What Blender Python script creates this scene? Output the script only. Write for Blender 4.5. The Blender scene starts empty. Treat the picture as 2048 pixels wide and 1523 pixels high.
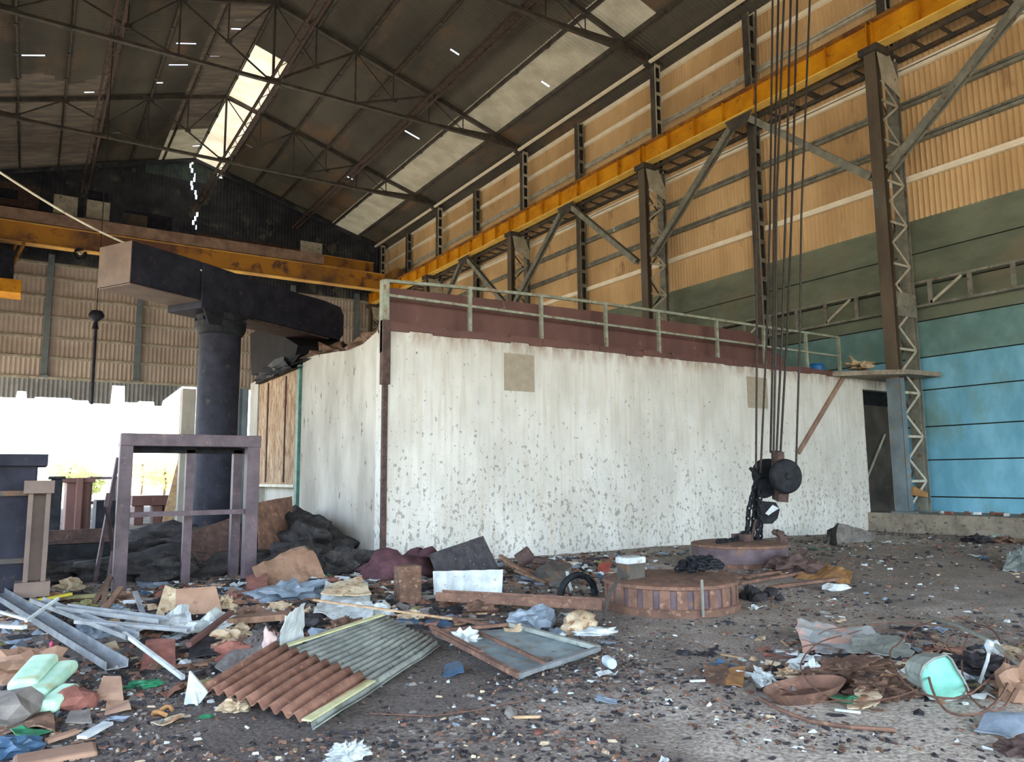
import bpy, bmesh, math, random
import numpy as np
from mathutils import Vector, Matrix, noise

# ------------------------------------------------------------------ camera
FPX = 1507.7; YAW, PIT, ROL = (math.radians(a) for a in (32.57, 7.204, -0.509)); EYE = 1.6
_f = Vector((math.sin(YAW)*math.cos(PIT), math.cos(YAW)*math.cos(PIT), math.sin(PIT)))
_r = Vector((math.cos(YAW), -math.sin(YAW), 0)); _u = _r.cross(_f)
_r2 = math.cos(ROL)*_r + math.sin(ROL)*_u; _u2 = -math.sin(ROL)*_r + math.cos(ROL)*_u
scene = bpy.context.scene
cd = bpy.data.cameras.new('camera'); cam = bpy.data.objects.new('camera', cd)
scene.collection.objects.link(cam)
cd.sensor_width = 36; cd.lens = FPX/2048*36; cd.clip_end = 2000
m = Matrix.Identity(4)
for i in range(3):
    m[i][0] = _r2[i]; m[i][1] = _u2[i]; m[i][2] = -_f[i]
m[0][3] = 0; m[1][3] = 0; m[2][3] = EYE
cam.matrix_world = m
scene.camera = cam

# ------------------------------------------------------------------ light and exposure
w = bpy.data.worlds.new('sky'); scene.world = w; w.use_nodes = True
nt = w.node_tree; bg = nt.nodes['Background']
sky = nt.nodes.new('ShaderNodeTexSky'); sky.sky_type = 'NISHITA'
sky.sun_disc = False; sky.sun_elevation = math.radians(62); sky.sun_rotation = math.radians(160)
sky.air_density = 1.0; sky.dust_density = 1.5; sky.ozone_density = 2.0
hs = nt.nodes.new('ShaderNodeHueSaturation'); hs.inputs['Saturation'].default_value = 0.62
nt.links.new(sky.outputs[0], hs.inputs['Color']); nt.links.new(hs.outputs[0], bg.inputs[0])
bg.inputs[1].default_value = 0.5
sl = bpy.data.lights.new('sun', 'SUN'); sun = bpy.data.objects.new('sun', sl); scene.collection.objects.link(sun)
sl.energy = 5.0; sl.angle = math.radians(1.0); sl.color = (1.0, .93, .8)
sun.rotation_euler = Vector((-.35, .22, 1.0)).normalized().to_track_quat('Z', 'Y').to_euler()   # high, a little ahead and to the left
scene.view_settings.view_transform = 'Standard'; scene.view_settings.look = 'None'
scene.view_settings.gamma = 1; scene.view_settings.use_curve_mapping = False
scene.view_settings.exposure = 1.85

# ------------------------------------------------------------------ helpers
C = scene.collection
def _ray(px, py): return _f + _r2*((px-1024)/FPX) - _u2*((py-761.5)/FPX)
EYEV = Vector((0, 0, EYE))
def G(px, py, z=0.0):                     # point of the horizontal plane z seen at a photo pixel
    d = _ray(px, py); return EYEV + d*((z-EYE)/d.z)
def GX(px, py, x):
    d = _ray(px, py); return EYEV + d*(x/d.x)
def GY(px, py, y):
    d = _ray(px, py); return EYEV + d*(y/d.y)
def D(px, py, depth): return EYEV + _ray(px, py)*depth
def depth(p): return (Vector(p)-EYEV).dot(_f)

def tag(o, label, cat, group=None):
    o['label'] = label; o['category'] = cat
    if group: o['group'] = group
    return o
def thing(name, label, cat, loc=(0, 0, 0), group=None):
    o = bpy.data.objects.new(name, None); C.objects.link(o); o.location = loc
    o.empty_display_size = .2
    return tag(o, label, cat, group)
def wloc(p):
    v = Vector((0, 0, 0))
    while p is not None: v += p.location; p = p.parent
    return v
class MB:
    def __init__(s): s.v = []; s.f = []; s.mi = []
    def add(s, vs, fs, k=0):
        n = len(s.v); s.v += [tuple(v) for v in vs]; s.f += [tuple(i+n for i in f) for f in fs]; s.mi += [k]*len(fs)
        return s
    def box(s, a, b, k=0):
        x0, y0, z0 = a; x1, y1, z1 = b
        return s.add([(x0,y0,z0),(x1,y0,z0),(x1,y1,z0),(x0,y1,z0),(x0,y0,z1),(x1,y0,z1),(x1,y1,z1),(x0,y1,z1)],
              [(0,3,2,1),(4,5,6,7),(0,1,5,4),(1,2,6,5),(2,3,7,6),(3,0,4,7)], k)
    def bar(s, p, q, w, h, up=(0, 0, 1), k=0):
        p = Vector(p); q = Vector(q); d = (q-p).normalized(); up = Vector(up)
        if abs(d.dot(up)) > .98: up = Vector((0, 1, 0)) if abs(d.y) < .9 else Vector((1, 0, 0))
        a = d.cross(up).normalized(); b = a.cross(d).normalized()
        vs = [c + a*(w/2*sx) + b*(h/2*sy) for c in (p, q) for sx, sy in ((-1,-1),(1,-1),(1,1),(-1,1))]
        return s.add(vs, [(0,1,2,3),(7,6,5,4),(0,4,5,1),(1,5,6,2),(2,6,7,3),(3,7,4,0)], k)
    def angle(s, p, q, w, t=.012, up=(0, 0, 1), k=0):      # an L section: two thin legs
        p = Vector(p); q = Vector(q); d = (q-p).normalized(); up = Vector(up)
        if abs(d.dot(up)) > .98: up = Vector((0, 1, 0)) if abs(d.y) < .9 else Vector((1, 0, 0))
        a = d.cross(up).normalized(); b = a.cross(d).normalized()
        s.bar(p + b*(w/2), q + b*(w/2), t, w, up, k); s.bar(p + a*(w/2), q + a*(w/2), w, t, up, k)
        return s
    def cyl(s, p, q, r, n=16, r2=None, k=0, caps=True):
        p = Vector(p); q = Vector(q); d = (q-p).normalized(); r2 = r if r2 is None else r2
        up = Vector((0, 0, 1)) if abs(d.z) < .95 else Vector((1, 0, 0))
        a = d.cross(up).normalized(); b = d.cross(a)
        vs = [c + a*(rr*math.cos(t)) + b*(rr*math.sin(t)) for c, rr in ((p, r), (q, r2)) for t in [2*math.pi*i/n for i in range(n)]]
        fs = [(i, (i+1) % n, n+(i+1) % n, n+i) for i in range(n)]
        if caps: fs += [tuple(range(n))[::-1], tuple(range(n, 2*n))]
        return s.add(vs, fs, k)
    def tube(s, pts, r, n=6, k=0):
        pts = [Vector(p) for p in pts]; rings = []
        ref = Vector((0, 0, 1))
        for i, p in enumerate(pts):
            d = (pts[min(i+1, len(pts)-1)] - pts[max(i-1, 0)]).normalized()
            if abs(d.dot(ref)) > .95: ref = Vector((1, 0, 0)) if abs(d.x) < .9 else Vector((0, 1, 0))
            a = d.cross(ref).normalized(); b = d.cross(a)
            rings.append([p + a*(r*math.cos(2*math.pi*j/n)) + b*(r*math.sin(2*math.pi*j/n)) for j in range(n)])
        vs = [v for R in rings for v in R]; fs = []
        for i in range(len(pts)-1):
            for j in range(n): fs.append((i*n+j, i*n+(j+1) % n, (i+1)*n+(j+1) % n, (i+1)*n+j))
        fs += [tuple(range(n))[::-1], tuple(range((len(pts)-1)*n, len(pts)*n))]
        return s.add(vs, fs, k)
    def lathe(s, c, prof, n=32, axis=(0, 0, 1), k=0):      # prof: (radius, height) along axis
        ax = Vector(axis).normalized(); up = Vector((1, 0, 0)) if abs(ax.x) < .9 else Vector((0, 1, 0))
        a = ax.cross(up).normalized(); b = ax.cross(a); c = Vector(c)
        vs = [c + ax*h + a*(r*math.cos(2*math.pi*j/n)) + b*(r*math.sin(2*math.pi*j/n)) for r, h in prof for j in range(n)]
        fs = [(i*n+j, i*n+(j+1) % n, (i+1)*n+(j+1) % n, (i+1)*n+j) for i in range(len(prof)-1) for j in range(n)]
        fs += [tuple(range(n)), tuple(range((len(prof)-1)*n, len(prof)*n))[::-1]]
        return s.add(vs, fs, k)
    def prism(s, poly, off, k=0):          # polygon (3D points) extruded by a vector
        poly = [Vector(p) for p in poly]; off = Vector(off); n = len(poly)
        return s.add(poly + [p+off for p in poly], [tuple(range(n))[::-1], tuple(range(n, 2*n))] + [(i, (i+1) % n, n+(i+1) % n, n+i) for i in range(n)], k)
    def build(s, name, mats, parent=None, smooth=False, bevel=0, solid=0):
        o0 = wloc(parent)
        me = bpy.data.meshes.new(name); me.from_pydata([(v[0]-o0.x, v[1]-o0.y, v[2]-o0.z) for v in s.v], [], s.f)
        if not isinstance(mats, (list, tuple)): mats = [mats]
        for mm in mats: me.materials.append(mm)
        me.polygons.foreach_set('material_index', s.mi)
        if smooth: me.polygons.foreach_set('use_smooth', [True]*len(s.f))
        bm = bmesh.new(); bm.from_mesh(me); bmesh.ops.recalc_face_normals(bm, faces=bm.faces) if len(s.f) < 40000 else None
        bm.to_mesh(me); bm.free(); me.update()
        o = bpy.data.objects.new(name, me); C.objects.link(o)
        if parent is not None: o.parent = parent
        if solid:
            md = o.modifiers.new('solid', 'SOLIDIFY'); md.thickness = solid; md.offset = 0
        if bevel:
            md = o.modifiers.new('bevel', 'BEVEL'); md.width = bevel; md.segments = 2; md.limit_method = 'ANGLE'
        return o
def base_of(*mbs):                        # centre of the lowest part of some builders, for the thing's base
    vs = [v for m_ in mbs for v in m_.v]; zs = min(v[2] for v in vs)
    return ((min(v[0] for v in vs)+max(v[0] for v in vs))/2, (min(v[1] for v in vs)+max(v[1] for v in vs))/2, zs)
def solo(name, mb, mat, label, cat, group=None, smooth=False, bevel=0, solid=0):     # a thing that is one mesh, origin at its base
    b = base_of(mb); mb.v = [(v[0]-b[0], v[1]-b[1], v[2]-b[2]) for v in mb.v]
    o = mb.build(name, mat, None, smooth, bevel, solid); o.location = b
    return tag(o, label, cat, group)
def struct(name, mb, mat, smooth=False):
    o = mb.build(name, mat, None, smooth); o['kind'] = 'structure'; return o
def copy_tree(o, loc=None, label=None, parent=None, rot=None):
    c = o.copy(); C.objects.link(c); c.parent = parent
    if loc is not None: c.location = loc
    if rot is not None: c.rotation_euler = rot
    if label: c['label'] = label
    for ch in list(o.children): copy_tree(ch, parent=c)
    return c

# ------------------------------------------------------------------ materials
def L(c): return (*[((x/255)/12.92 if x/255 <= .04045 else ((x/255+.055)/1.055)**2.4) for x in c], 1)
def mat(name, c, c2=None, scale=3.0, rough=.75, metal=0.0, bump=.0, stretch=(1, 1, 1), c3=None, s3=8.0, t3=(.58, .64), lo=.38, hi=.64, bs=None, stretch3=None, trans=0):
    m_ = bpy.data.materials.new(name); m_.use_nodes = True; n = m_.node_tree.nodes; l = m_.node_tree.links
    b = n['Principled BSDF']; b.inputs['Roughness'].default_value = rough; b.inputs['Specular IOR Level'].default_value = .12 if max(c) < 80 else .35; b.inputs['Metallic'].default_value = metal
    c2 = c2 or tuple(int(x*.72) for x in c)
    tc = n.new('ShaderNodeTexCoord'); mp = n.new('ShaderNodeMapping'); mp.inputs['Scale'].default_value = stretch
    l.new(tc.outputs['Object'], mp.inputs[0])
    no = n.new('ShaderNodeTexNoise'); no.inputs['Scale'].default_value = scale; no.inputs['Detail'].default_value = 8; no.inputs['Roughness'].default_value = .62
    l.new(mp.outputs[0], no.inputs['Vector'])
    cr = n.new('ShaderNodeValToRGB'); cr.color_ramp.elements[0].position = lo; cr.color_ramp.elements[1].position = hi
    cr.color_ramp.elements[0].color = L(c2); cr.color_ramp.elements[1].color = L(c); l.new(no.outputs[0], cr.inputs[0])
    out = cr.outputs[0]
    if c3:
        n3 = n.new('ShaderNodeTexNoise'); n3.inputs['Scale'].default_value = s3; n3.inputs['Detail'].default_value = 5; n3.inputs['Roughness'].default_value = .6
        mp3 = n.new('ShaderNodeMapping'); mp3.inputs['Location'].default_value = (7.3, 2.1, 4.4); mp3.inputs['Scale'].default_value = stretch3 or stretch
        l.new(tc.outputs['Object'], mp3.inputs[0]); l.new(mp3.outputs[0], n3.inputs['Vector'])
        r3 = n.new('ShaderNodeValToRGB'); r3.color_ramp.elements[0].position = t3[0]; r3.color_ramp.elements[1].position = t3[1]
        l.new(n3.outputs[0], r3.inputs[0])
        mx = n.new('ShaderNodeMix'); mx.data_type = 'RGBA'; l.new(r3.outputs[0], mx.inputs[0]); l.new(out, mx.inputs[6]); mx.inputs[7].default_value = L(c3)
        out = mx.outputs[2]
    l.new(out, b.inputs['Base Color'])
    if bump:
        bp = n.new('ShaderNodeBump'); bp.inputs['Strength'].default_value = min(1, bump); bp.inputs['Distance'].default_value = .02
        if bs:
            nb = n.new('ShaderNodeTexNoise'); nb.inputs['Scale'].default_value = bs; nb.inputs['Detail'].default_value = 6
            l.new(tc.outputs['Object'], nb.inputs['Vector']); l.new(nb.outputs[0], bp.inputs['Height'])
        else: l.new(no.outputs[0], bp.inputs['Height'])
        l.new(bp.outputs[0], b.inputs['Normal'])
    if trans:
        tr = n.new('ShaderNodeBsdfTranslucent'); l.new(out, tr.inputs[0]); ms = n.new('ShaderNodeMixShader'); ms.inputs[0].default_value = trans
        l.new(b.outputs[0], ms.inputs[1]); l.new(tr.outputs[0], ms.inputs[2]); l.new(ms.outputs[0], n['Material Output'].inputs[0])
    return m_
M = {}
M['wall_sheet'] = mat('tan corrugated sheet', (226, 198, 152), (198, 168, 124), scale=.5, rough=.6, stretch=(1, 1, .4), c3=(164, 132, 100), s3=1.2, t3=(.6, .72))
M['far_sheet'] = mat('far tan sheet', (190, 180, 170), (168, 156, 146), scale=.6, rough=.7)
M['gable_sheet'] = mat('dirty gable sheet', (72, 74, 78), (50, 53, 60), scale=.8, rough=.8, c3=(88, 90, 84), s3=.9)
M['roof_sheet'] = mat('sooty roof sheet', (96, 92, 82), (68, 66, 60), scale=.25, rough=.75, stretch=(1, .35, 1), c3=(112, 92, 72), s3=.5, t3=(.55, .68))
M['roof_pale'] = mat('pale roof sheet', (158, 150, 126), (134, 126, 104), scale=.9, rough=.6, trans=.055)
M['roof_sky'] = mat('translucent roof sheet', (214, 206, 182), (190, 180, 152), scale=.7, rough=.5, trans=.15)
M['roof_mid'] = mat('mid tone roof sheet', (120, 108, 92), (88, 82, 74), scale=1.6, rough=.6, stretch=(.4, 2, 1), trans=.012)
M['steel_dark'] = mat('dark grey steel', (84, 80, 72), (58, 56, 54), scale=2, rough=.65, c3=(92, 70, 52), s3=4)
M['steel_grey'] = mat('grey green painted steel', (140, 142, 130), (108, 110, 102), scale=2.5, rough=.6, c3=(104, 82, 62), s3=5, t3=(.6, .66))
M['steel_light'] = mat('pale painted steel', (196, 194, 178), (165, 162, 146), scale=2.5, rough=.55, c3=(120, 98, 76), s3=6, t3=(.62, .68))
M['steel_col'] = mat('grey brown column paint', (104, 94, 80), (80, 72, 62), scale=1.2, rough=.6, stretch=(1, 1, .3), c3=(88, 96, 92), s3=1.4)
M['steel_blue'] = mat('blue grey column paint', (116, 130, 136), (92, 105, 111), scale=1.5, rough=.55, c3=(120, 110, 92), s3=4, t3=(.6, .68))
M['cream'] = mat('cream girt paint', (252, 246, 226), (240, 230, 204), scale=2, rough=.5)
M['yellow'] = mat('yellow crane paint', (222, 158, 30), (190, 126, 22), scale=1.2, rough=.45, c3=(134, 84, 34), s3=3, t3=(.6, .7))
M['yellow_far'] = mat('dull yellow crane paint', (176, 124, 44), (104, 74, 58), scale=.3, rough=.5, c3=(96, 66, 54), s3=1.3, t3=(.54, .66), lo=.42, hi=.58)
M['yellow_underlit'] = mat('yellow flange lit from below', (250, 214, 118), (232, 188, 84), scale=2, rough=.4)  # paler than the web: light from below painted into the flange colour
M['bridge_flange'] = mat('bridge flange paint', (224, 182, 92), (176, 130, 80), scale=.6, rough=.45)
M['pinkish'] = mat('dusty walkway plate', (156, 130, 112), (120, 98, 86), scale=1.5, rough=.7)
M['rust'] = mat('rust', (122, 92, 76), (92, 70, 60), scale=6, rough=.85, c3=(140, 112, 92), s3=14, t3=(.56, .68), bump=.3)
M['rust_dark'] = mat('dark rust', (88, 70, 64), (62, 50, 48), scale=6, rough=.85, c3=(108, 88, 76), s3=16, t3=(.6, .7), bump=.3)
M['maroon'] = mat('maroon painted plate', (104, 74, 68), (86, 60, 56), scale=1.4, rough=.65, stretch=(1, 1, .5), c3=(120, 96, 80), s3=5, t3=(.64, .7))
M['purple'] = mat('dull maroon grey steel', (98, 86, 92), (76, 66, 72), scale=4, rough=.6, c3=(120, 96, 84), s3=12, t3=(.62, .68))
M['navy'] = mat('blue black steel', (44, 46, 57), (29, 31, 40), scale=2.5, rough=.6, c3=(62, 56, 54), s3=5, t3=(.6, .7))
M['box_end'] = mat('dusty brown steel plate', (112, 98, 88), (94, 82, 76), scale=2, rough=.7)
M['black'] = mat('greasy black steel', (40, 44, 49), (25, 27, 30), scale=6, rough=.6, c3=(54, 50, 48), s3=12, t3=(.62, .72))
M['concrete'] = mat('grey concrete', (150, 142, 128), (120, 112, 100), scale=3, rough=.9, c3=(100, 92, 82), s3=8, bump=.4)
M['plaster_patch'] = mat('grey plaster patch', (158, 150, 134), (146, 138, 122), scale=7, rough=.9, bump=.2)
M['cable'] = mat('steel rope', (70, 66, 62), (50, 48, 46), scale=20, rough=.6, metal=.3)
M['gable_green'] = mat('dull green gable patch', (84, 98, 96), (62, 74, 76), scale=2)
M['teal'] = mat('green painted steel', (96, 140, 128), (70, 108, 98), scale=5, rough=.55, c3=(120, 98, 70), s3=10, t3=(.62, .68))
M['peel'] = mat('peeling board', (178, 158, 130), (140, 112, 84), scale=3, rough=.85, stretch=(2, 2, .45), c3=(104, 66, 50), s3=7, stretch3=(2.4, 2.4, .45), t3=(.54, .6))
M['soot'] = mat('sooty dark panel', (36, 34, 36), (24, 24, 27), scale=1.5, rough=.8)

def special_wall():
    m_ = bpy.data.materials.new('chipped white wall paint'); m_.use_nodes = True; n = m_.node_tree.nodes; l = m_.node_tree.links
    b = n['Principled BSDF']; b.inputs['Roughness'].default_value = .85
    tc = n.new('ShaderNodeTexCoord')
    def noi(scale, st=(1, 1, 1), det=6, loc=(0, 0, 0), ro=.6):
        mp = n.new('ShaderNodeMapping'); mp.inputs['Scale'].default_value = st; mp.inputs['Location'].default_value = loc
        l.new(tc.outputs['Object'], mp.inputs[0]); t = n.new('ShaderNodeTexNoise'); t.inputs['Scale'].default_value = scale; t.inputs['Detail'].default_value = det; t.inputs['Roughness'].default_value = ro
        l.new(mp.outputs[0], t.inputs['Vector']); return t.outputs[0]
    def ramp(src, a, c, ca=(0, 0, 0, 1), cb=(1, 1, 1, 1)):
        r = n.new('ShaderNodeValToRGB'); r.color_ramp.elements[0].position = a; r.color_ramp.elements[1].position = c
        r.color_ramp.elements[0].color = ca; r.color_ramp.elements[1].color = cb; l.new(src, r.inputs[0]); return r.outputs[0]
    def mix(fac, a, col):
        x = n.new('ShaderNodeMix'); x.data_type = 'RGBA'; l.new(fac, x.inputs[0]); l.new(a, x.inputs[6])
        if isinstance(col, tuple): x.inputs[7].default_value = col
        else: l.new(col, x.inputs[7])
        return x.outputs[2]
    def mul(a, c):
        x = n.new('ShaderNodeMath'); x.operation = 'MULTIPLY'; l.new(a, x.inputs[0])
        if isinstance(c, float): x.inputs[1].default_value = c
        else: l.new(c, x.inputs[1])
        return x.outputs[0]
    base = ramp(noi(1.1, (1, 1, .5)), .35, .68, L((186, 187, 180)), L((212, 214, 208)))
    base = mix(mul(ramp(noi(4, (3, 3, .18), 8), .48, .7), .45), base, L((176, 164, 142)))       # long vertical streaks
    sep = n.new('ShaderNodeSeparateXYZ'); l.new(tc.outputs['Object'], sep.inputs[0]); z = sep.outputs[2]
    # worn to grey in a wide uneven band of chips, thicker low down where things have struck it
    low = n.new('ShaderNodeMapRange'); l.new(z, low.inputs[0]); low.inputs[1].default_value = 3.4; low.inputs[2].default_value = .6; low.inputs[3].default_value = -.02; low.inputs[4].default_value = .085
    def plus(a, c):
        x = n.new('ShaderNodeMath'); l.new(a, x.inputs[0]); l.new(c, x.inputs[1]); return x.outputs[0]
    chips = ramp(plus(noi(13, (1, 1, .75), 4, (3, 1, 2), .55), low.outputs[0]), .655, .69)
    big = ramp(noi(4.6, (1, 1, .7), 5, (9, 4, 1), .6), .685, .70)
    fine = ramp(plus(noi(34, (1, 1, .8), 2, (1, 8, 3)), low.outputs[0]), .70, .74)
    base = mix(mul(fine, .45), base, L((120, 118, 112)))
    base = mix(mul(chips, .62), base, L((112, 110, 104)))
    base = mix(mul(big, .85), base, L((104, 96, 84)))
    # brown run-off under the top edge
    top = n.new('ShaderNodeMapRange'); l.new(z, top.inputs[0]); top.inputs[1].default_value = 4.0; top.inputs[2].default_value = 4.42
    base = mix(mul(top.outputs[0], ramp(noi(6, (1, 1, .3), 6, (2, 2, 8)), .4, .6)), base, L((136, 108, 86)))
    # panel joints
    for px_, wd in ((8.0, .016), (12.15, .012), (10.0, .007), (14.9, .010), (17.6, .008)):
        c = n.new('ShaderNodeMath'); c.operation = 'COMPARE'; c.inputs[1].default_value = px_; c.inputs[2].default_value = wd
        dist = n.new('ShaderNodeMath'); dist.operation = 'MULTIPLY_ADD'; l.new(noi(2.5, (0, 0, 1)), dist.inputs[0]); dist.inputs[1].default_value = .06; l.new(sep.outputs[0], dist.inputs[2])
        l.new(dist.outputs[0], c.inputs[0])
        base = mix(mul(mul(c.outputs[0], ramp(noi(3.2, (1, 1, 1), 3, (px_, 0, 0)), .40, .5)), .8), base, L((84, 82, 76)))
    l.new(base, b.inputs['Base Color'])
    bp = n.new('ShaderNodeBump'); bp.inputs['Strength'].default_value = .5; bp.inputs['Distance'].default_value = .01; bp.invert = True
    l.new(chips, bp.inputs['Height']); l.new(bp.outputs[0], b.inputs['Normal'])
    return m_
M['white_wall'] = special_wall()
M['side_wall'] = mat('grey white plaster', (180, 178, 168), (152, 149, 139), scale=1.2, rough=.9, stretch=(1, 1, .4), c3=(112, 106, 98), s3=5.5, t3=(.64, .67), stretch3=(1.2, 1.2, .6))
M['blue_wall'] = mat('blue painted panels', (130, 194, 220), (104, 168, 194), scale=1.6, rough=.6, stretch=(1, 1, .5), c3=(112, 150, 150), s3=.8, t3=(.52, .72))
def ground_mat():
    m_ = mat('dirt floor', (154, 146, 136), (118, 111, 103), scale=1.3, rough=.95, c3=(178, 173, 164), s3=.6, t3=(.5, .72), bump=.6, bs=24)
    n = m_.node_tree.nodes; l = m_.node_tree.links; b = n['Principled BSDF']
    src = b.inputs['Base Color'].links[0].from_socket
    tc = n.new('ShaderNodeTexCoord')
    v = n.new('ShaderNodeTexNoise'); v.inputs['Scale'].default_value = 38; v.inputs['Detail'].default_value = 4; l.new(tc.outputs['Object'], v.inputs['Vector'])
    r = n.new('ShaderNodeValToRGB'); r.color_ramp.elements[0].position = .36; r.color_ramp.elements[1].position = .62; r.color_ramp.elements[0].color = (.45, .43, .42, 1); r.color_ramp.elements[1].color = (1.1, 1.08, 1.05, 1)
    l.new(v.outputs[0], r.inputs[0]); x = n.new('ShaderNodeMix'); x.data_type = 'RGBA'; x.blend_type = 'MULTIPLY'; x.inputs[0].default_value = .9
    def blob_mask(cx, cy, r0, r1):
        q = n.new('ShaderNodeVectorMath'); q.operation = 'DISTANCE'; q.inputs[1].default_value = (cx, cy, 0); l.new(tc.outputs['Object'], q.inputs[0])
        w2 = n.new('ShaderNodeTexNoise'); w2.inputs['Scale'].default_value = 1.7; w2.inputs['Detail'].default_value = 6; l.new(tc.outputs['Object'], w2.inputs['Vector'])
        ad_ = n.new('ShaderNodeMath'); ad_.operation = 'MULTIPLY_ADD'; l.new(w2.outputs[0], ad_.inputs[0]); ad_.inputs[1].default_value = 2.4; l.new(q.outputs['Value'], ad_.inputs[2])
        mr = n.new('ShaderNodeMapRange'); l.new(ad_.outputs[0], mr.inputs[0]); mr.inputs[1].default_value = r0+1.2; mr.inputs[2].default_value = r1+1.2; mr.inputs[3].default_value = 1; mr.inputs[4].default_value = 0
        return mr.outputs[0]
    for cx, cy, r0, r1, col, st in ((1.6, 8.2, 3.4, 4.4, (86, 80, 76), .75), (4.5, 2.6, 1.1, 1.8, (186, 180, 168), .85), (7.4, 6.0, .9, 2.2, (172, 164, 150), .5), (13, 8, 2, 4, (134, 124, 110), .5)):
        y_ = n.new('ShaderNodeMix'); y_.data_type = 'RGBA'; k_ = n.new('ShaderNodeMath'); k_.operation = 'MULTIPLY'; k_.inputs[1].default_value = st
        l.new(blob_mask(cx, cy, r0, r1), k_.inputs[0]); l.new(k_.outputs[0], y_.inputs[0]); l.new(src, y_.inputs[6]); y_.inputs[7].default_value = L(col); src = y_.outputs[2]
    l.new(src, x.inputs[6]); l.new(r.outputs[0], x.inputs[7]); l.new(x.outputs[2], b.inputs['Base Color'])
    return m_
M['ground'] = ground_mat()
M['yard'] = mat('sunlit yard', (190, 178, 156), (166, 152, 130), scale=.2, rough=.95)

# ------------------------------------------------------------------ hall dimensions (metres)
XR, XL, YF, YB = 22.0, -5.0, 52.0, -10.0           # walls and open back
RX, RZ, SL = 8.1, 22.95, .30                       # ridge
def roofz(x): return RZ - SL*abs(x-RX)
FRAMES = [2, 12, 22, 32.1, 42]                     # truss / column lines along Y

def corr(name, o, u, ulen, v, rows, nrm, period, amp, mats, kind=lambda a, b: 0, vmax=None, vmin=None, seg=4):
    """Corrugated sheet: u across the ribs, v along them, rows = cuts along v."""
    o, u, v, nrm = (Vector(t) for t in (o, u, v, nrm)); mb = MB()
    n = math.ceil(ulen/period)*seg; prof = {4: [0, .12, .88, 1.0], 2: [0, 1]}[seg]
    offs = [[0, .35, 1, .35], [0, 1]][seg == 2]
    cols = []
    for i in range(n+1):
        a = period*i/seg; h = amp*offs[i % seg]
        cols.append((a, o + u*a + nrm*h))
    R = len(rows)
    vs = []
    for a, p in cols:
        top = vmax(a) if vmax else 1e9; bot = vmin(a) if vmin else -1e9
        for r in rows: vs.append(p + v*min(max(r, bot), top))
    fs, mi = [], []
    for i in range(n):
        a = cols[i][0]; top = vmax(a) if vmax else 1e9; bot = vmin(a) if vmin else -1e9
        for j in range(R-1):
            if rows[j] >= top or rows[j+1] <= bot: continue
            k = kind(a, (rows[j]+rows[j+1])/2)
            if k < 0: continue
            fs.append((i*R+j, (i+1)*R+j, (i+1)*R+j+1, i*R+j+1)); mi.append(k)
    mb.v = [tuple(p) for p in vs]; mb.f = fs; mb.mi = mi
    return struct(name, mb, mats)
def frange(a, b, s):
    n = max(1, round((b-a)/s)); return [a + (b-a)*i/n for i in range(n+1)]

# ------------------------------------------------------------------ roof
cs = 1/math.sqrt(1+SL*SL)
holes_r = [(G(908, 104, 0), 0)]
def roof_pt(px, py):
    d = _ray(px, py)
    t = (RZ+SL*RX-EYE)/(d.z+SL*d.x); p = EYEV+d*t
    if p.x < RX: t = (RZ-SL*RX-EYE)/(d.z-SL*d.x); p = EYEV+d*t
    return p
HO = [(roof_pt(*p), l) for p, l in (((908, 104), .75), ((1085, 165), .5), ((825, 270), .6), ((62, 111), .9), ((353, 130), .8), ((374, 87), .6), ((322, 165), .6), ((176, 184), .5),
      ((236, 265), .3), ((434, 272), .35), ((497, 291), .5), ((1002, 355), .3), ((470, 58), .5), ((432, 112), .6), ((700, 356), .35), ((480, 40), .5), ((560, 175), .3))]
HO += [(roof_pt(402, 272), .5), (roof_pt(399, 282), .5), (roof_pt(396, 292), .6), (roof_pt(394, 300), .6)]
def kind_r(a, b):
    y = YB-2+a; x = RX+b*cs
    for p, l in HO:
        if p.x > RX and abs(p.y-y) < .028 and abs(p.x-x) < l/2: return -1
    if x < RX+1.75 and 36.3 < y: return 2
    if 17.75 < x < 19.75 and y > 20: return 1
    if 17.75 < x < 19.75: return 1 if (y % 10) < 6 else 0
    return 0
def kind_l(a, b):
    y = YB-2+a; x = RX-b*cs
    for p, l in HO:
        if p.x <= RX and abs(p.y-y) < .028 and abs(p.x-x) < l/2: return -1
    if x > RX-2.05 and y > 47: return 1
    if x > RX-2.05 and y > 29: return 3
    if x < 2.3 and y > 40+.6*math.sin(x*2): return 3  # far end of this slope painted lighter to carry the light there
    return 0
rm = [M['roof_sheet'], M['roof_pale'], M['roof_sky'], M['roof_mid']]
corr('ceiling', (RX, YB-2, RZ), (0, 1, 0), YF-YB+3, (cs, 0, -SL*cs), frange(0, 14.35/cs, .45), (0, 0, 1), .2, .05, rm, kind_r)
corr('ceiling', (RX, YB-2, RZ), (0, 1, 0), YF-YB+3, (-cs, 0, -SL*cs), frange(0, 13.3/cs, .45), (0, 0, 1), .2, .05, rm, kind_l)

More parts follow.
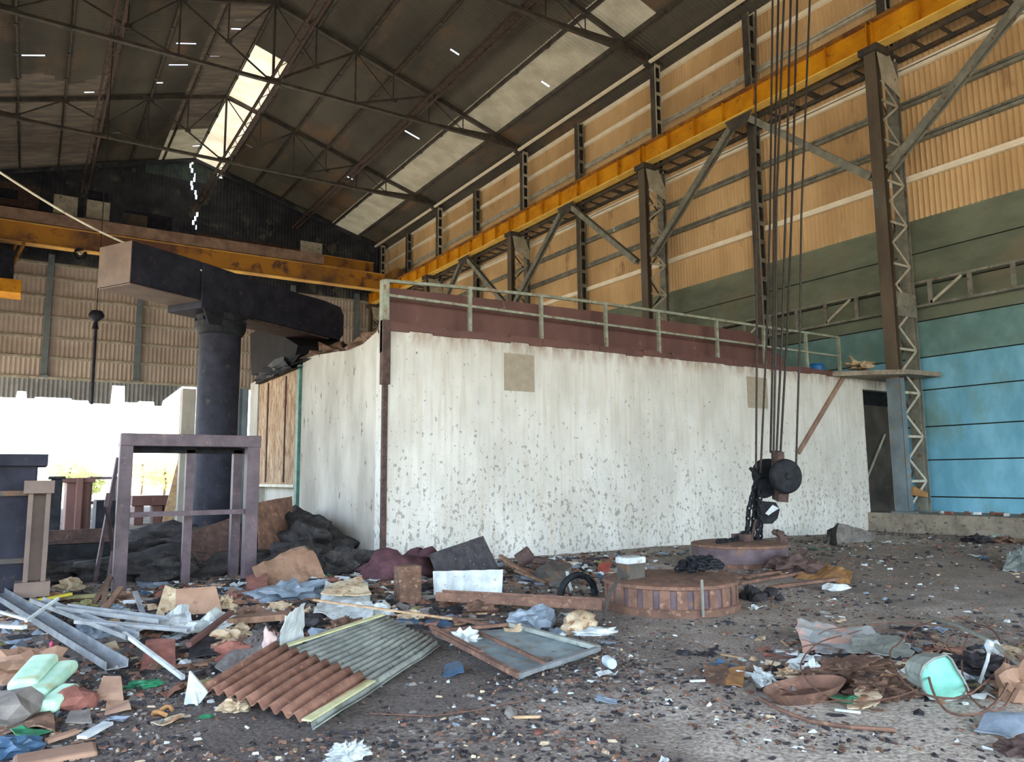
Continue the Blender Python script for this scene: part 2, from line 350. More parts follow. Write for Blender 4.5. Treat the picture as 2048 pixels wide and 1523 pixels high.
# ------------------------------------------------------------------ side walls, far wall, gable
corr('wall_right', (XR, YB, 9.1), (0, 1, 0), YF-YB, (0, 0, 1), [0, 1.2, 2.35, 3.5, 4.8, 6.0, 7.3, 8.5, 9.7], (-1, 0, 0), .16, .075, M['wall_sheet'])
def tail(x):                              # torn lower edge of the far sheeting
    r = random.Random(int((x+9)*1.1)*7+3)
    b = 6.35 + r.choice([0, 0, .1, .25, -.15])
    if 4.0 < x < 4.75: b = 7.35
    if -.85 < x < -.35: b = 6.75
    if x > 6.9: b = 6.5 + (x-6.9)*.9
    return min(b, 7.5)
corr('wall_far', (XL, YF, 0), (1, 0, 0), XR-XL, (0, 0, 1), [6, 7.6, 9, 10.2, 11.4, 12.6, 13.8, 14.6], (0, -1, 0), .24, .07, [M['far_sheet'], mat('blue grey skirt sheet', (150, 154, 156), (124, 128, 132), scale=.8)], kind=lambda a, b: 1 if b < 7.6 else 0, vmin=lambda a: tail(XL+a))
def kg(a, b):
    x = XL+a; cx = 8.0 + .28*(22.6-b)/3 + .14*math.sin(b*5)
    if b > 18.0 and abs(x-cx) < .05 and (b > 20.2 or b < 19.3) : return -1
    if abs(x-9.75) < .16 and 22.0 < b < 22.4: return -1
    return 1 if abs(x-7.4) < 2.2 and b > 21.3 else 0
corr('wall_far', (XL, YF+.1, 0), (1, 0, 0), XR-XL, (0, 0, 1), frange(14.5, 23.1, .3), (0, -1, 0), .22, .05, [M['gable_sheet'], M['gable_green']], kind=kg, vmax=lambda a: roofz(XL+a))
corr('wall_left', (XL, YB, 6.3), (0, 1, 0), YF-YB, (0, 0, 1), [0, 3, 6, 9, 12.7], (1, 0, 0), .22, .05, M['far_sheet'], seg=2)
corr('wall_back_light_block', (XL, YB, 7.5), (1, 0, 0), XR-XL, (0, 0, 1), [0, 4, 8, 12, 15.6], (0, 1, 0), .22, .05, M['wall_sheet'], vmax=lambda a: roofz(XL+a)-7.5, seg=2)  # unseen sheeting added behind the camera to keep sky light off the upper walls
# blue precast panels in courses on a plinth, shade on the upper courses put into their colour
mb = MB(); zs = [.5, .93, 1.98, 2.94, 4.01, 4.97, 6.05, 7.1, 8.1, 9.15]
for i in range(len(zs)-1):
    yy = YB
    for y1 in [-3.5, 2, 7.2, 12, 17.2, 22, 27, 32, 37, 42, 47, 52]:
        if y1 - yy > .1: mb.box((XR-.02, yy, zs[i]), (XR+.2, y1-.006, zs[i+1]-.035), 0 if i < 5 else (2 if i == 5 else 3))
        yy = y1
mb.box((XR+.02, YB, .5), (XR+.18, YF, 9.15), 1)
struct('wall_right', mb, [M['blue_wall'], M['soot'], mat('teal grey half shaded panels', (116, 156, 156), (94, 132, 132), scale=1.6, rough=.65, c3=(112, 134, 122), s3=.9, t3=(.5, .7)),
     mat('grey olive shaded panels', (118, 128, 110), (94, 104, 90), scale=1.3, rough=.75, stretch=(1, .5, 1), c3=(124, 118, 98), s3=.8, t3=(.54, .7))])
mb = MB(); mb.box((20.15, YB, -.3), (XR+.2, 12.87, .5)); mb.box((20.4, 12.87, -.3), (XR+.2, YF, .5))
struct('baseboard_right', mb, M['concrete'])

# ------------------------------------------------------------------ floor and yard
def gh(x, y):
    h = .035*noise.noise(Vector((x*.8, y*.8, 0))) + .014*noise.noise(Vector((x*3.1, y*3.1, 2))) + .006*noise.noise(Vector((x*9, y*9, 5)))
    def bump(cx, cy, rx, ry, a): return a*math.exp(-((x-cx)/rx)**2-((y-cy)/ry)**2)
    h += bump(1.2, 9.6, 1.7, 2.0, .16) + bump(3.9, 10.8, 1.4, 1.8, .14) + bump(2.0, 15.5, 2.2, 2.0, .25) + bump(5.2, 17.0, .8, 3, .2)
    h += bump(5.6, 3.4, 1.1, 1.0, .03)+bump(7.6, 11, 2, .9, .12)
    return h
def grid_axis(lo, hi, c0, c1, fine, coarse):
    a = []; x = lo
    while x < hi: a.append(x); x += fine if c0 <= x < c1 else coarse
    a.append(hi); return a
xs = grid_axis(XL, 20.3, -2.5, 12, .09, .5); ys = grid_axis(YB, YF+.2, 2.0, 16.0, .09, .5)
mb = MB(); mb.v = [(x, y, gh(x, y)) for y in ys for x in xs]; nx = len(xs)
mb.f = [(j*nx+i, j*nx+i+1, (j+1)*nx+i+1, (j+1)*nx+i) for j in range(len(ys)-1) for i in range(nx-1)]; mb.mi = [0]*len(mb.f)
struct('floor', mb, M['ground'], smooth=True)
mb = MB(); s = 400
mb.box((-s, -s, -.6), (s, YB, -.05)); mb.box((-s, YF+.2, -.6), (s, s, -.02)); mb.box((-s, YB, -.6), (XL, YF+.2, -.04)); mb.box((XR+.2, YB, -.6), (s, YF+.2, -.04))
struct('floor', mb, M['yard'])

# ------------------------------------------------------------------ roof trusses
BZ = 19.0
def make_truss(y, label):
    t = thing('roof_truss', label, 'truss', (RX, y, BZ), 'steel roof trusses across the hall')
    S = 'steel_dark'
    half = 12.8; P = 1.92
    def top(x): return (x, y, roofz(x)-.2)
    def pt(x, z): return (x, y, z)
    for sg, nm in ((1, 'r'), (-1, 'l')):
        m_ = MB(); e = RX+sg*half
        m_.bar(pt(e, BZ-.0), top(RX), .2, .16, (0, 1, 0)); m_.build('top_chord', M[S], t)
        m_ = MB(); m_.prism([(e, y-.02, BZ-.12), (e-sg*3.1, y-.02, BZ-.05), (e-sg*3.1, y-.02, BZ+.2), (e-sg*.9, y-.02, BZ+.32), (e, y-.02, BZ+.15)], (0, .04, 0))
        m_.bar(pt(e+sg*.12, BZ-.3), pt(e+sg*.12, BZ+.35), .35, .3); m_.build('end_plate', M['steel_dark'], t)
        # main panels: post down from top chord, long diagonal back to the chord, and the short sub-members
        for k in range(3):
            xa = RX+sg*P*2*k; xm = RX+sg*P*(2*k+1); xb = RX+sg*P*(2*k+2)
            zt = roofz(xb)-.22
            if k < 3:
                d = MB(); d.angle(pt(xa, BZ), pt(xb, zt), .09, up=(0, 1, 0)); d.build('diagonal', M[S], t)
            zm = (BZ+zt)/2
            d = MB(); d.angle(pt(xm, zm), pt(xm, roofz(xm)-.22), .06, up=(0, 1, 0)); d.build('sub_post', M[S], t)
            d = MB(); d.angle(pt(xm, zm), pt(xa, roofz(xa)-.22), .06, up=(0, 1, 0)); d.build('sub_strut', M[S], t)
            d = MB(); d.box((xm-.14, y-.015, zm-.1), (xm+.14, y+.015, zm+.1)); d.build('gusset_plate', M[S], t)
            if k < 3:
                d = MB(); d.angle(pt(xb, BZ), pt(xb, zt), .07, up=(0, 1, 0)); d.build('post', M[S], t)
                d = MB(); d.box((xb-.2, y-.015, zt-.12), (xb+.2, y+.015, zt+.14)); d.build('gusset_plate', M[S], t)
    m_ = MB(); m_.bar(pt(RX-half, BZ), pt(RX+half, BZ), .18, .13, (0, 0, 1)); m_.build('bottom_chord', M['steel_dark'], t)
    m_ = MB(); m_.bar(pt(RX, BZ), top(RX), .1, .1); m_.build('king_post', M[S], t)
    m_ = MB(); m_.box((RX-.35, y-.02, BZ-.1), (RX+.35, y+.02, BZ+.2)); m_.build('gusset_plate', M[S], t)
    return t
t0 = make_truss(42, 'steel roof truss nearest the far gable, its apex left of the bright roof panels')
copy_tree(t0, (RX, 32.1, BZ), 'steel roof truss crossing the bright roof panels, second from the far gable')
copy_tree(t0, (RX, 22, BZ), 'steel roof truss cut by the photo top, ending at the nearest visible eave bracket')
copy_tree(t0, (RX, 12, BZ), 'steel roof truss overhead above the near column, third from the far gable')
m_ = MB(); y = YF-.25
for sg in (1, -1): m_.bar((RX+sg*12.8, y, BZ-.1), (RX, y, RZ-.25), .2, .3, (0, 1, 0))
solo('gable_rafter', m_, M['gable_sheet'], 'dark blue grey rafter following the slope of the far gable', 'rafter')

# ------------------------------------------------------------------ purlins and bottom ties
names = ['ridge', 'first', 'second', 'third', 'fourth', 'fifth', 'sixth']
for sg, side in ((1, 'right'), (-1, 'left')):
    for k in range(0 if sg == 1 else 1, 7):
        x = RX+sg*1.92*k; z = roofz(x)-.12
        m_ = MB()
        m_.bar((x, YB, z+.05), (x, YF, z+.05), .07, .015, (0, 0, 1)); m_.bar((x-.03, YB, z), (x-.03, YF, z), .012, .18); m_.bar((x+.03, YB, z-.08), (x+.03, YF, z-.08), .07, .012)
        # small cleats and laps that break its outline
        yy = -8
        while yy < YF-1: m_.box((x-.07, yy, z-.13), (x+.07, yy+.25, z-.06)); yy += 2.5
        lab = 'steel roof purlin running along the ridge' if k == 0 else 'steel purlin on the %s roof slope, %s down from the ridge' % (side, names[k])
        solo('roof_purlin', m_, M['steel_dark'], lab, 'purlin', 'roof purlins')
for x, lab in ((1.85, 'twin angle tie along the hall at truss foot level, left of the apex'), (8.15, 'twin angle tie along the hall at truss foot level, under the ridge'), (14.8, 'twin angle tie along the hall at truss foot level, towards the right wall')):
    t = thing('longitudinal_tie', lab, 'tie beam', (x, 20, BZ+.05), 'longitudinal ties')
    for dx in (-.16, .16):
        m_ = MB(); m_.angle((x+dx, YB, BZ+.1), (x+dx, YF-.3, BZ+.1), .1); m_.build('tie_angle', M['rust_dark'], t)
    m_ = MB(); yy = -9.0; f = 1
    while yy < YF-1.6: m_.bar((x-.16*f, yy, BZ+.1), (x+.16*f, yy+.8, BZ+.1), .03, .02); yy += .8; f = -f
    m_.build('lacing', M['rust_dark'], t)

# ------------------------------------------------------------------ crane columns
CX0, CX1 = 20.4, 21.6
def lattice(m_, xa, xb, y, z0, z1, step, r=.045):
    z = z0; f = 0
    while z + step < z1:
        a, b = (xa, xb) if f else (xb, xa)
        m_.bar((a, y, z), (b, y, z+step), .06, .02, (0, 1, 0)); f = 1-f; z += step
def make_column(y, label):
    t = thing('crane_column', label, 'column', (21.0, y, .5), 'crane columns along the right wall')
    m_ = MB(); m_.box((CX0, y-.18, .5), (CX0+.03, y+.18, 14.0)); m_.box((CX0+.22, y-.18, .5), (CX0+.25, y+.18, 14.0)); m_.box((CX0+.03, y-.015, .5), (CX0+.22, y+.015, 14.0))
    m_.build('inner_leg', [M['steel_col']], t)
    m_ = MB(); m_.box((CX1-.03, y-.16, .5), (CX1, y+.16, 14.0)); m_.box((CX1-.2, y-.16, .5), (CX1-.17, y+.16, 14.0)); m_.box((CX1-.17, y-.012, .5), (CX1-.03, y+.012, 14.0))
    m_.build('outer_leg', M['steel_grey'], t)
    z = .75; f = 0
    while z < 12.6:
        st = .62
        m_ = MB()
        a, b = (CX0+.22, CX1-.17)
        if f % 2: a, b = b, a
        m_.bar((a, y-.17, z), (b, y-.17, z+st), .07, .02, (0, 1, 0)); m_.build('lacing_bar', M['steel_light'], t)
        if f % 2 == 0:
            m_ = MB(); m_.bar((CX0+.2, y-.17, z+st), (CX1-.15, y-.17, z+st), .07, .02, (0, 1, 0)); m_.build('lacing_bar', M['steel_light'], t)
        f += 1; z += st
    m_ = MB(); z = .75; f = 0
    while z < 12.6:
        a, b = (CX0+.22, CX1-.17)
        if f % 2: a, b = b, a
        m_.bar((a, y+.17, z), (b, y+.17, z+.9), .07, .02, (0, 1, 0)); z += .9; f += 1
    m_.build('rear_lacing', M['steel_dark'], t)
    m_ = MB(); m_.prism([(CX0+.05, y-.2, 14.2), (CX0+.7, y-.2, 14.2), (CX1-.05, y-.2, 13.35), (CX1-.05, y-.2, 12.85), (CX0+.26, y-.2, 13.2)], (0, .02, 0)); m_.build('head_plate', M['steel_light'], t)
    m_ = MB(); m_.box((CX0-.1, y-.3, 14.0), (CX0+.6, y+.3, 14.2)); m_.build('bearing_plate', M['steel_dark'], t)
    m_ = MB(); m_.box((CX0-.1, y-.26, .5), (CX0+.35, y+.26, .54)); m_.box((CX1-.3, y-.26, .5), (CX1+.1, y+.26, .54)); m_.build('base_plate', M['steel_blue'], t)
    # upper roof post with battens
    m_ = MB(); m_.box((21.2, y-.14, 14.0), (21.23, y+.14, 18.9)); m_.box((21.5, y-.14, 14.0), (21.53, y+.14, 18.9)); m_.box((21.23, y+.08, 14.0), (21.5, y+.1, 18.9)); m_.build('upper_post', M['steel_dark'], t)
    m_ = MB(); m_.box((21.2, y-.16, 14), (21.26, y-.14, 18.8)); m_.box((21.47, y-.16, 14), (21.53, y-.14, 18.8))
    z = 14.3
    while z < 18.7: m_.box((21.26, y-.16, z), (21.47, y-.14, z+.14)); z += .62
    m_.build('batten_face', M['steel_light'], t)
    m_ = MB(); m_.box((CX0+.2, y-.19, 6.05), (CX1-.02, y-.17, 6.75)); m_.build('splice_plate', M['steel_grey'], t)
    return t
c1 = make_column(12.0, 'tall latticed steel crane column beside the dark doorway at the right of the white wall')
copy_tree(c1, (21.0, 22.0, .5), 'latticed steel crane column rising behind the railing, second from the right')
copy_tree(c1, (21.0, 32.1, .5), 'latticed steel crane column behind the railing, third from the right')
copy_tree(c1, (21.0, 42.0, .5), 'latticed steel crane column far off, fourth from the right')
copy_tree(c1, (21.0, 51.3, .5), 'latticed steel crane column at the far gable corner, just left of the railing corner post')
# the lower leg of the near column is painted blue
m_ = MB(); m_.box((CX0-.012, 11.81, .55), (CX0-.002, 12.19, 4.25)); o = m_.build('leg_paint', M['steel_blue'], c1)
m_ = MB(); m_.box((CX0+.03, 11.81, .55), (CX0+.25, 11.815, 4.25)); o = m_.build('leg_paint', M['steel_blue'], c1)

# wall posts between the columns
def make_post(y, label):
    t = thing('wall_post', label, 'post', (21.6, y, .5), 'wall posts between the crane columns')
    m_ = MB(); m_.box((21.45, y-.14, .5), (21.48, y+.14, 18.6)); m_.box((21.75, y-.14, .5), (21.78, y+.14, 18.6)); m_.box((21.48, y+.02, .5), (21.75, y+.04, 18.6)); m_.build('post_body', M['steel_dark'], t)
    m_ = MB(); m_.box((21.45, y-.16, .5), (21.51, y-.14, 18.6)); m_.box((21.72, y-.16, .5), (21.78, y-.14, 18.6)); z = .9
    while z < 18.4: m_.box((21.51, y-.16, z), (21.72, y-.14, z+.16)); z += .68
    m_.build('batten_face', M['steel_grey'], t)
    return t
p1 = make_post(17.3, 'slender battened wall post seen just behind the hanging ropes')
copy_tree(p1, (21.6, 27.6, .5), 'slender battened wall post between the second and third crane columns')
copy_tree(p1, (21.6, 37.6, .5), 'slender battened wall post between the third and fourth crane columns')
copy_tree(p1, (21.6, 47.2, .5), 'slender battened wall post nearest the far gable')
copy_tree(p1, (21.6, 7.2, .5), 'slender battened wall post beyond the right edge of the photo')

# ------------------------------------------------------------------ crane runway beams and rail
def make_girder(y0, y1, label, stiff=True):
    t = thing('crane_runway_beam', label, 'beam', (CX0+.15, (y0+y1)/2, 14.2), 'yellow crane runway beams')
    x = CX0+.2; e = .02
    MB().box((x-.01, y0+e, 14.24), (x+.01, y1-e, 15.0)).build('web', M['yellow'], t)
    MB().box((x-.2, y0+e, 14.2), (x+.2, y1-e, 14.24)).build('bottom_flange', M['yellow_underlit'], t)
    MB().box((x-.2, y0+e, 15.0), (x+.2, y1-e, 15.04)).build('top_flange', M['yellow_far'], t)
    n = 7
    for i in range(n+1):
        yy = y0+.08+(y1-y0-.16)*i/n
        MB().box((x-.16, yy-.008, 14.24), (x-.01, yy+.008, 15.0)).build('stiffener', M['yellow'], t)
    return t
labs = ['yellow crane runway beam passing over the near column and out of the top right', 'yellow crane runway beam between the near column and the second column',
        'yellow crane runway beam between the second and third columns', 'yellow crane runway beam between the third and fourth columns', 'yellow crane runway beam in the farthest bay by the gable']
for (a, b), lb in zip(((2, 12), (12, 22), (22, 32.1), (32.1, 42), (42, 51.6)), labs): make_girder(a, b, lb)
m_ = MB(); m_.box((CX0+.16, 2, 15.04), (CX0+.24, 51.6, 15.16)); solo('crane_rail', m_, M['rust_dark'], 'rusty crane rail lying along the yellow runway beams', 'rail')
for i, (a, b) in enumerate(((2, 12), (12, 22), (22, 32.1), (32.1, 42), (42, 51.6))):
    t = thing('surge_lattice', 'flat dark lattice walkway frame between runway beam and wall, %s bay' % ['rightmost', 'second from the right', 'middle', 'fourth from the right', 'farthest'][i], 'lattice frame', (21.2, (a+b)/2, 14.15), 'lattice frames beside the runway beam')
    for xx in (20.95, 21.75):
        MB().bar((xx, a+.1, 14.12), (xx, b-.1, 14.12), .1, .12).build('chord', M['steel_dark'], t)
    n = 12
    for k in range(n+1):
        yy = a+.15+(b-a-.3)*k/n
        MB().bar((20.95, yy, 14.12), (21.75, yy, 14.12), .09 if k % 3 else .22, .05).build('cross_bar', M['steel_dark'], t)
# left side runway beam, far away
t = make_girder(22, 51.6, 'yellow crane runway beam along the left side of the hall'); t['group'] = 'left runway'; t.location.x = -4.35; del t['group']

# knee braces under the runway beam
def brace(p, q, label):
    t = thing('knee_brace', label, 'brace', tuple((Vector(p)+Vector(q))/2), 'diagonal braces under the runway beam')
    p, q = Vector(p), Vector(q)
    for dx in (-.09, .09):
        MB().bar(p+Vector((dx, 0, 0)), q+Vector((dx, 0, 0)), .22, .07, (1, 0, 0)).build('brace_channel', M['steel_grey'], t)
    MB().bar(p, q, .04, .13, (1, 0, 0)).build('brace_plate', M['steel_col'], t)
X = 20.6
for i, yc in enumerate((17.0, 27.3, 37.2, 46.8)):
    nm = ['nearest', 'second', 'third', 'farthest'][i]
    brace((X, yc-.25, 14.1), (X, yc-4.7, 10.3), 'diagonal brace falling right from the runway beam to a column, %s pair' % nm)
    brace((X, yc+.25, 14.1), (X, yc+4.7, 10.3), 'diagonal brace falling left from the runway beam to a column, %s pair' % nm)
brace((X, 7.2, 14.1), (X, 11.75, 10.35), 'diagonal brace rising from the near column to the top right corner')
for i, yc in enumerate((17.0, 27.3, 37.2, 46.8)):
    m_ = MB(); m_.prism([(X-.14, yc-.6, 14.19), (X-.14, yc+.6, 14.19), (X-.14, yc+.35, 13.75), (X-.14, yc-.35, 13.75)], (.03, 0, 0))
    solo('brace_gusset', m_, M['steel_dark'], 'dark gusset plate where two braces meet the runway beam, %s pair' % ['nearest', 'second', 'third', 'farthest'][i], 'plate', 'brace gusset plates')

# ------------------------------------------------------------------ girts on the right wall
for z, mt, hh, lb in ((10.3, 'cream', .07, 'bright cream girt above the blue panels'), (11.45, 'steel_grey', .12, 'grey girt, second above the blue panels'), (12.65, 'steel_grey', .12, 'grey girt, third above the blue panels'),
        (13.75, 'cream', .14, 'bright cream girt just under the lattice frame'), (15.1, 'steel_dark', .12, 'dark girt hidden behind the yellow runway beam'), (16.35, 'steel_light', .12, 'pale girt, first above the runway beam'),
        (17.45, 'cream', .06, 'thin pale girt, second above the runway beam'), (18.55, 'cream', .07, 'pale girt at the top of the right wall')):
    m_ = MB(); m_.bar((21.86, YB, z), (21.86, YF-.1, z), .14, hh); m_.bar((21.80, YB, z+.09), (21.80, YF-.1, z+.09), .02, .1)
    solo('wall_girt', m_, M[mt], lb, 'girt', 'girts on the right wall')
m_ = MB(); m_.bar((20.95, YB, 18.78), (20.95, YF-.3, 18.78), .14, .1); solo('eave_strut', m_, M['cream'], 'pale eave strut joining the truss ends along the right side', 'beam')
# lattice girt over the blue panels
for i, (a, b) in enumerate(((-8, 2), (2.2, 11.8), (12.2, 21.8), (22.2, 31.9), (32.3, 41.8))):
    if b < 3: continue
    t = thing('lattice_girt', 'green grey lattice girt on the blue wall, %s' % ['', 'right of the near column', 'left of the near column above the platform', 'beyond the second column', 'far end'][i], 'girt', (21.7, (a+b)/2, 6.4), 'lattice girts')
    for zz in (6.4, 7.1): MB().bar((21.65, a, zz), (21.65, b, zz), .16, .07).build('chord', M['steel_grey'], t)
    n = 9
    for k in range(n):
        yy = a+.4+(b-a-.8)*k/(n-1)
        MB().bar((21.6, yy, 6.4), (21.6, yy, 7.1), .12, .04, (1, 0, 0)).build('upright', M['steel_grey'], t)
    for k in (2, 5, 8):
        yy = a+.4+(b-a-.8)*k/(n-1); MB().bar((21.6, yy, 6.45), (21.6, yy-.9, 7.05), .07, .04, (1, 0, 0)).build('diagonal', M['steel_light'], t)

# ------------------------------------------------------------------ far wall posts and girts
for i, z in enumerate((7.6, 8.8, 10.0, 11.25, 12.45, 13.6, 14.45)):
    m_ = MB(); m_.bar((XL, YF-.1, z), (21, YF-.1, z), .1, .13, (0, 0, 1)); m_.bar((XL, YF-.16, z-.05), (21, YF-.16, z-.05), .06, .03)
    solo('wall_girt', m_, M['steel_light'], 'grey girt across the far wall, %s from the bottom' % ['lowest', 'second', 'third', 'fourth', 'fifth', 'sixth', 'topmost'][i], 'girt', 'girts on the far wall')
for i, x in enumerate((-4.4, .42, 5.3, 10.1, 14.9, 19.6)):
    m_ = MB(); m_.box((x-.16, YF-.4, 7.7), (x+.16, YF-.37, 15)); m_.box((x-.02, YF-.37, 7.7), (x+.02, YF-.17, 15)); m_.box((x-.16, YF-.19, 7.7), (x+.16, YF-.16, 15)); m_.box((x-.22, YF-.5, 7.62), (x+.22, YF-.15, 7.72))
    solo('wall_post', m_, M['steel_blue'], 'grey green post on the far wall, %s' % ['beyond the left edge', 'left of the lamp pendant', 'right of the lamp pendant', 'behind the chamber hood', 'behind the railing corner', 'at the far right corner'][i], 'post', 'posts on the far wall')

# ------------------------------------------------------------------ overhead travelling crane
t = thing('overhead_crane', 'yellow overhead travelling crane spanning the hall before the far gable', 'crane', (8, 48.4, 14.3))
yA, yB2 = 47.5, 49.6; xl, xr = -4.4, 20.4
def boxgirder(nm, y, z0, z1, mt, x0=xl+.4, x1=xr-.5):
    MB().box((x0, y-.2, z0+.05), (x1, y+.2, z1-.05)).build(nm, M[mt], t)
    MB().box((x0, y-.32, z0), (x1, y+.32, z0+.05)).build('bottom_flange', M['bridge_flange'], t)
    MB().box((x0, y-.32, z1-.05), (x1, y+.32, z1)).build('top_flange', M['bridge_flange'], t)
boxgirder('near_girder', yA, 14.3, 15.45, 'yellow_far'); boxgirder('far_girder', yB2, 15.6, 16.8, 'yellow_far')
MB().box((xl+.6, yA-.5, 15.55), (15.5, yA-.45, 16.1)).build('walkway_side', M['pinkish'], t)
MB().box((xl+.6, yA-.5, 15.5), (15.5, yB2-.3, 15.56)).build('walkway_deck', M['pinkish'], t)
for x0, x1 in ((.3, 1.5), (1.95, 3.15)):
    cb = MB().box((x0, yB2-.7, 16.75), (x1, yB2-.2, 17.85)).build('control_cabinet', M['steel_light'], t, bevel=.02)
    for k in (0, 1): MB().box((x0+.04+k*.57, yB2-.72, 16.8), (x0+.58+k*.57, yB2-.7, 17.8)).build('cabinet_door', M['steel_light'], cb)
MB().box((-3.5, yB2-.9, 16.7), (-.4, yB2, 18.0)).build('trolley_frame', M['rust_dark'], t)
MB().box((-3.7, yB2-1.0, 17.1), (-1.4, yB2-.9, 17.6)).build('trolley_motor', M['navy'], t)
MB().cyl((2.0, yB2-.4, 18.2), (3.0, yB2-.4, 18.2), .28).build('motor', M['navy'], t)
MB().box((4.0, yB2-.3, 16.8), (6.6, yB2+.3, 17.7)).build('gear_housing', M['navy'], t)
MB().box((3.9, yB2-.4, 16.8), (5.2, yB2-.3, 17.5)).build('gear_housing', M['steel_dark'], t)
for x in (14.6,): MB().box((x, yB2-.35, 16.8), (x+1.5, yB2-.3, 17.55)).build('notice_plate', M['steel_light'], t)
for xx in (xl+.15, xr-.2+.4):
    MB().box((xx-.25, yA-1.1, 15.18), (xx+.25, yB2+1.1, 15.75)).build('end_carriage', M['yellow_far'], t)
m_ = MB(); m_.cyl((-.9, yA-.4, 14.3), (-1.6, yA-.4, 12.2), .09); m_.cyl((-1.3, yA+.3, 14.3), (-1.7, yA+.3, 12.2), .06); m_.build('cab_hanger', M['yellow_far'], t)
MB().box((-3.6, yA-.9, 11.4), (-.9, yA+.9, 12.1)).build('cab_floor', M['yellow'], t)
MB().box((-3.4, yA-.8, 12.1), (-1.3, yA+.8, 13.7)).build('cab', M['navy'], t)
MB().box((8, yB2-.3, 16.8), (15.5, yB2+.3, 17.0)).build('cable_tray', M['rust_dark'], t)
# auxiliary hook
t = thing('crane_hook', 'small dark crane hook with a pale ball hanging below the far bridge girder', 'hook', (2.05, 47.3, 13.2))
p = GY(160, 505, 47.2)
MB().cyl((p.x, p.y, p.z+.2), (p.x, p.y, 14.3), .16).build('hook_shank', M['navy'], t)
m_ = MB(); a_ = [(p.x+.28*math.cos(a), p.y, p.z-.1+.28*math.sin(a)) for a in [math.pi*.5+i*math.pi*1.7/12 for i in range(13)]]; m_.tube(a_, .09, 8); m_.build('hook_ring', M['black'], t)
MB().lathe((p.x, p.y-.1, p.z-.05), [(.01, -.12), (.1, -.07), (.12, 0), (.1, .07), (.01, .12)], 12).build('ball', M['steel_light'], t, smooth=True)
# pendant on a long rod
p = GY(193, 632, 35)
t = thing('pendant_lamp', 'dark round pendant hanging on a long rod in front of the far wall', 'lamp', tuple(p))
MB().lathe((p.x, p.y, p.z), [(.02, .26), (.2, .22), (.3, .05), (.28, -.08), (.1, -.22), (.02, -.25)], 20).build('pendant_body', M['navy'], t, smooth=True)
q = GY(183, 808, 35)
MB().cyl((p.x, p.y, p.z-.2), tuple(q), .06, 8).build('rod', M['navy'], t)
MB().cyl((p.x, p.y, p.z+.2), (p.x, p.y, roofz(p.x)), .02, 6).build('suspension_wire', M['cable'], t)
MB().cyl((p.x-.02, p.y, p.z-.55), (p.x-.02, p.y, p.z-.25), .13, 12, .07).build('collar', M['navy'], t)
# long wire
m_ = MB(); a, b = D(-40, 318, 14), Vector((3.0, 17.3, 6.15)); m_.tube([a.lerp(b, i/14)+Vector((0, 0, -.25*math.sin(math.pi*i/14))) for i in range(15)], .022, 6)
solo('wire_cable', m_, M['steel_light'], 'pale wire sloping across the upper left down to the dark swing arm', 'cable')

# ------------------------------------------------------------------ concrete chamber
WY, WX = 12.87, 5.44
t = thing('concrete_chamber', 'large white painted concrete chamber with chipped walls filling the middle of the hall', 'concrete room', (13, 16, 0))
MB().box((WX, WY, -.1), (20.3, WY+.4, 4.38)).build('front_wall', M['white_wall'], t)['label'] = 'chipped white front wall'
MB().box((20.3, WY, 4.02), (XR-.03, WY+.4, 4.38)).build('lintel', M['white_wall'], t)
MB().box((21.93, WY, .5), (XR-.03, WY+.4, 4.02)).build('door_jamb', M['white_wall'], t)
mb = MB(); rr = random.Random(5)
top = [(13.27, 4.36), (14.0, 4.22), (14.7, 4.2), (15.4, 4.28), (16.2, 4.35), (17.0, 4.42), (17.9, 4.44)]
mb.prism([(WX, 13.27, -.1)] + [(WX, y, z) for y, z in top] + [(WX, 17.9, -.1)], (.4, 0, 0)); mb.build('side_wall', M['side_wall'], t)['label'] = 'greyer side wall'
MB().box((WX+.3, WY+.3, 4.2), (20.2, 24.0, 4.37)).build('roof_slab', M['concrete'], t)
mb = MB(); x = WX
while x < 19.3:
    dx = rr.uniform(.25, .6); mb.box((x, WY-.03-rr.uniform(0, .03), 4.34-rr.uniform(0, .04)), (min(x+dx, 19.4), WY+.35, 4.43+rr.uniform(0, .05))); x += dx
mb.build('broken_curb', M['maroon'], t)['label'] = 'crumbling brown edge along the top'
mb = MB(); mb.box((WX-.04, WY-.04, -.05), (WX+.05, WY+.05, 3.4)); mb.box((WX-.07, WY-.07, 3.3), (WX+.08, WY+.08, 4.5)); mb.build('corner_angle', M['rust_dark'], t)['label'] = 'rusty corner angle'
for x0, x1, z0, z1 in ((8.03, 8.77, 3.33, 4.1), (15.33, 16.1, 3.28, 4.08)):
    mb = MB(); mb.box((x0, WY-.012, z0), (x1, WY+.02, z1)); mb.build('plaster_patch', M['plaster_patch'], t)['label'] = 'grey square plaster patch'
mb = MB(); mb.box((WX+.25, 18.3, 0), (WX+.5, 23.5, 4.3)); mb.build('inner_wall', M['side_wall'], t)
mb = MB(); mb.prism([(18.7, WY+.1, 4.30), (21.75, WY+.1, 4.30), (21.75, 11.35, 4.30), (20.3, 11.45, 4.30), (19.6, 12.0, 4.30)], (0, 0, .13)); mb.build('platform_slab', M['concrete'], t)['label'] = 'thin concrete platform running to the column'
mb = MB(); mb.box((20.28, WY+.25, .5), (21.95, WY+.3, 3.6)); mb.box((20.28, WY+.22, 3.6), (21.95, WY+.27, 4.02), 1); o = struct('door_1', mb, [mat('dull grey door', (92, 88, 80), (70, 66, 62), scale=1.5, rough=.8), M['black']])
m_ = MB(); a = GY(1770, 868, 13.05); b = GY(1733, 958, 13.05); m_.bar(a, b, .05, .04, (0, 1, 0)); solo('pale_stick', m_, M['steel_light'], 'thin pale slat leaning in the dark doorway beside the near column', 'slat')
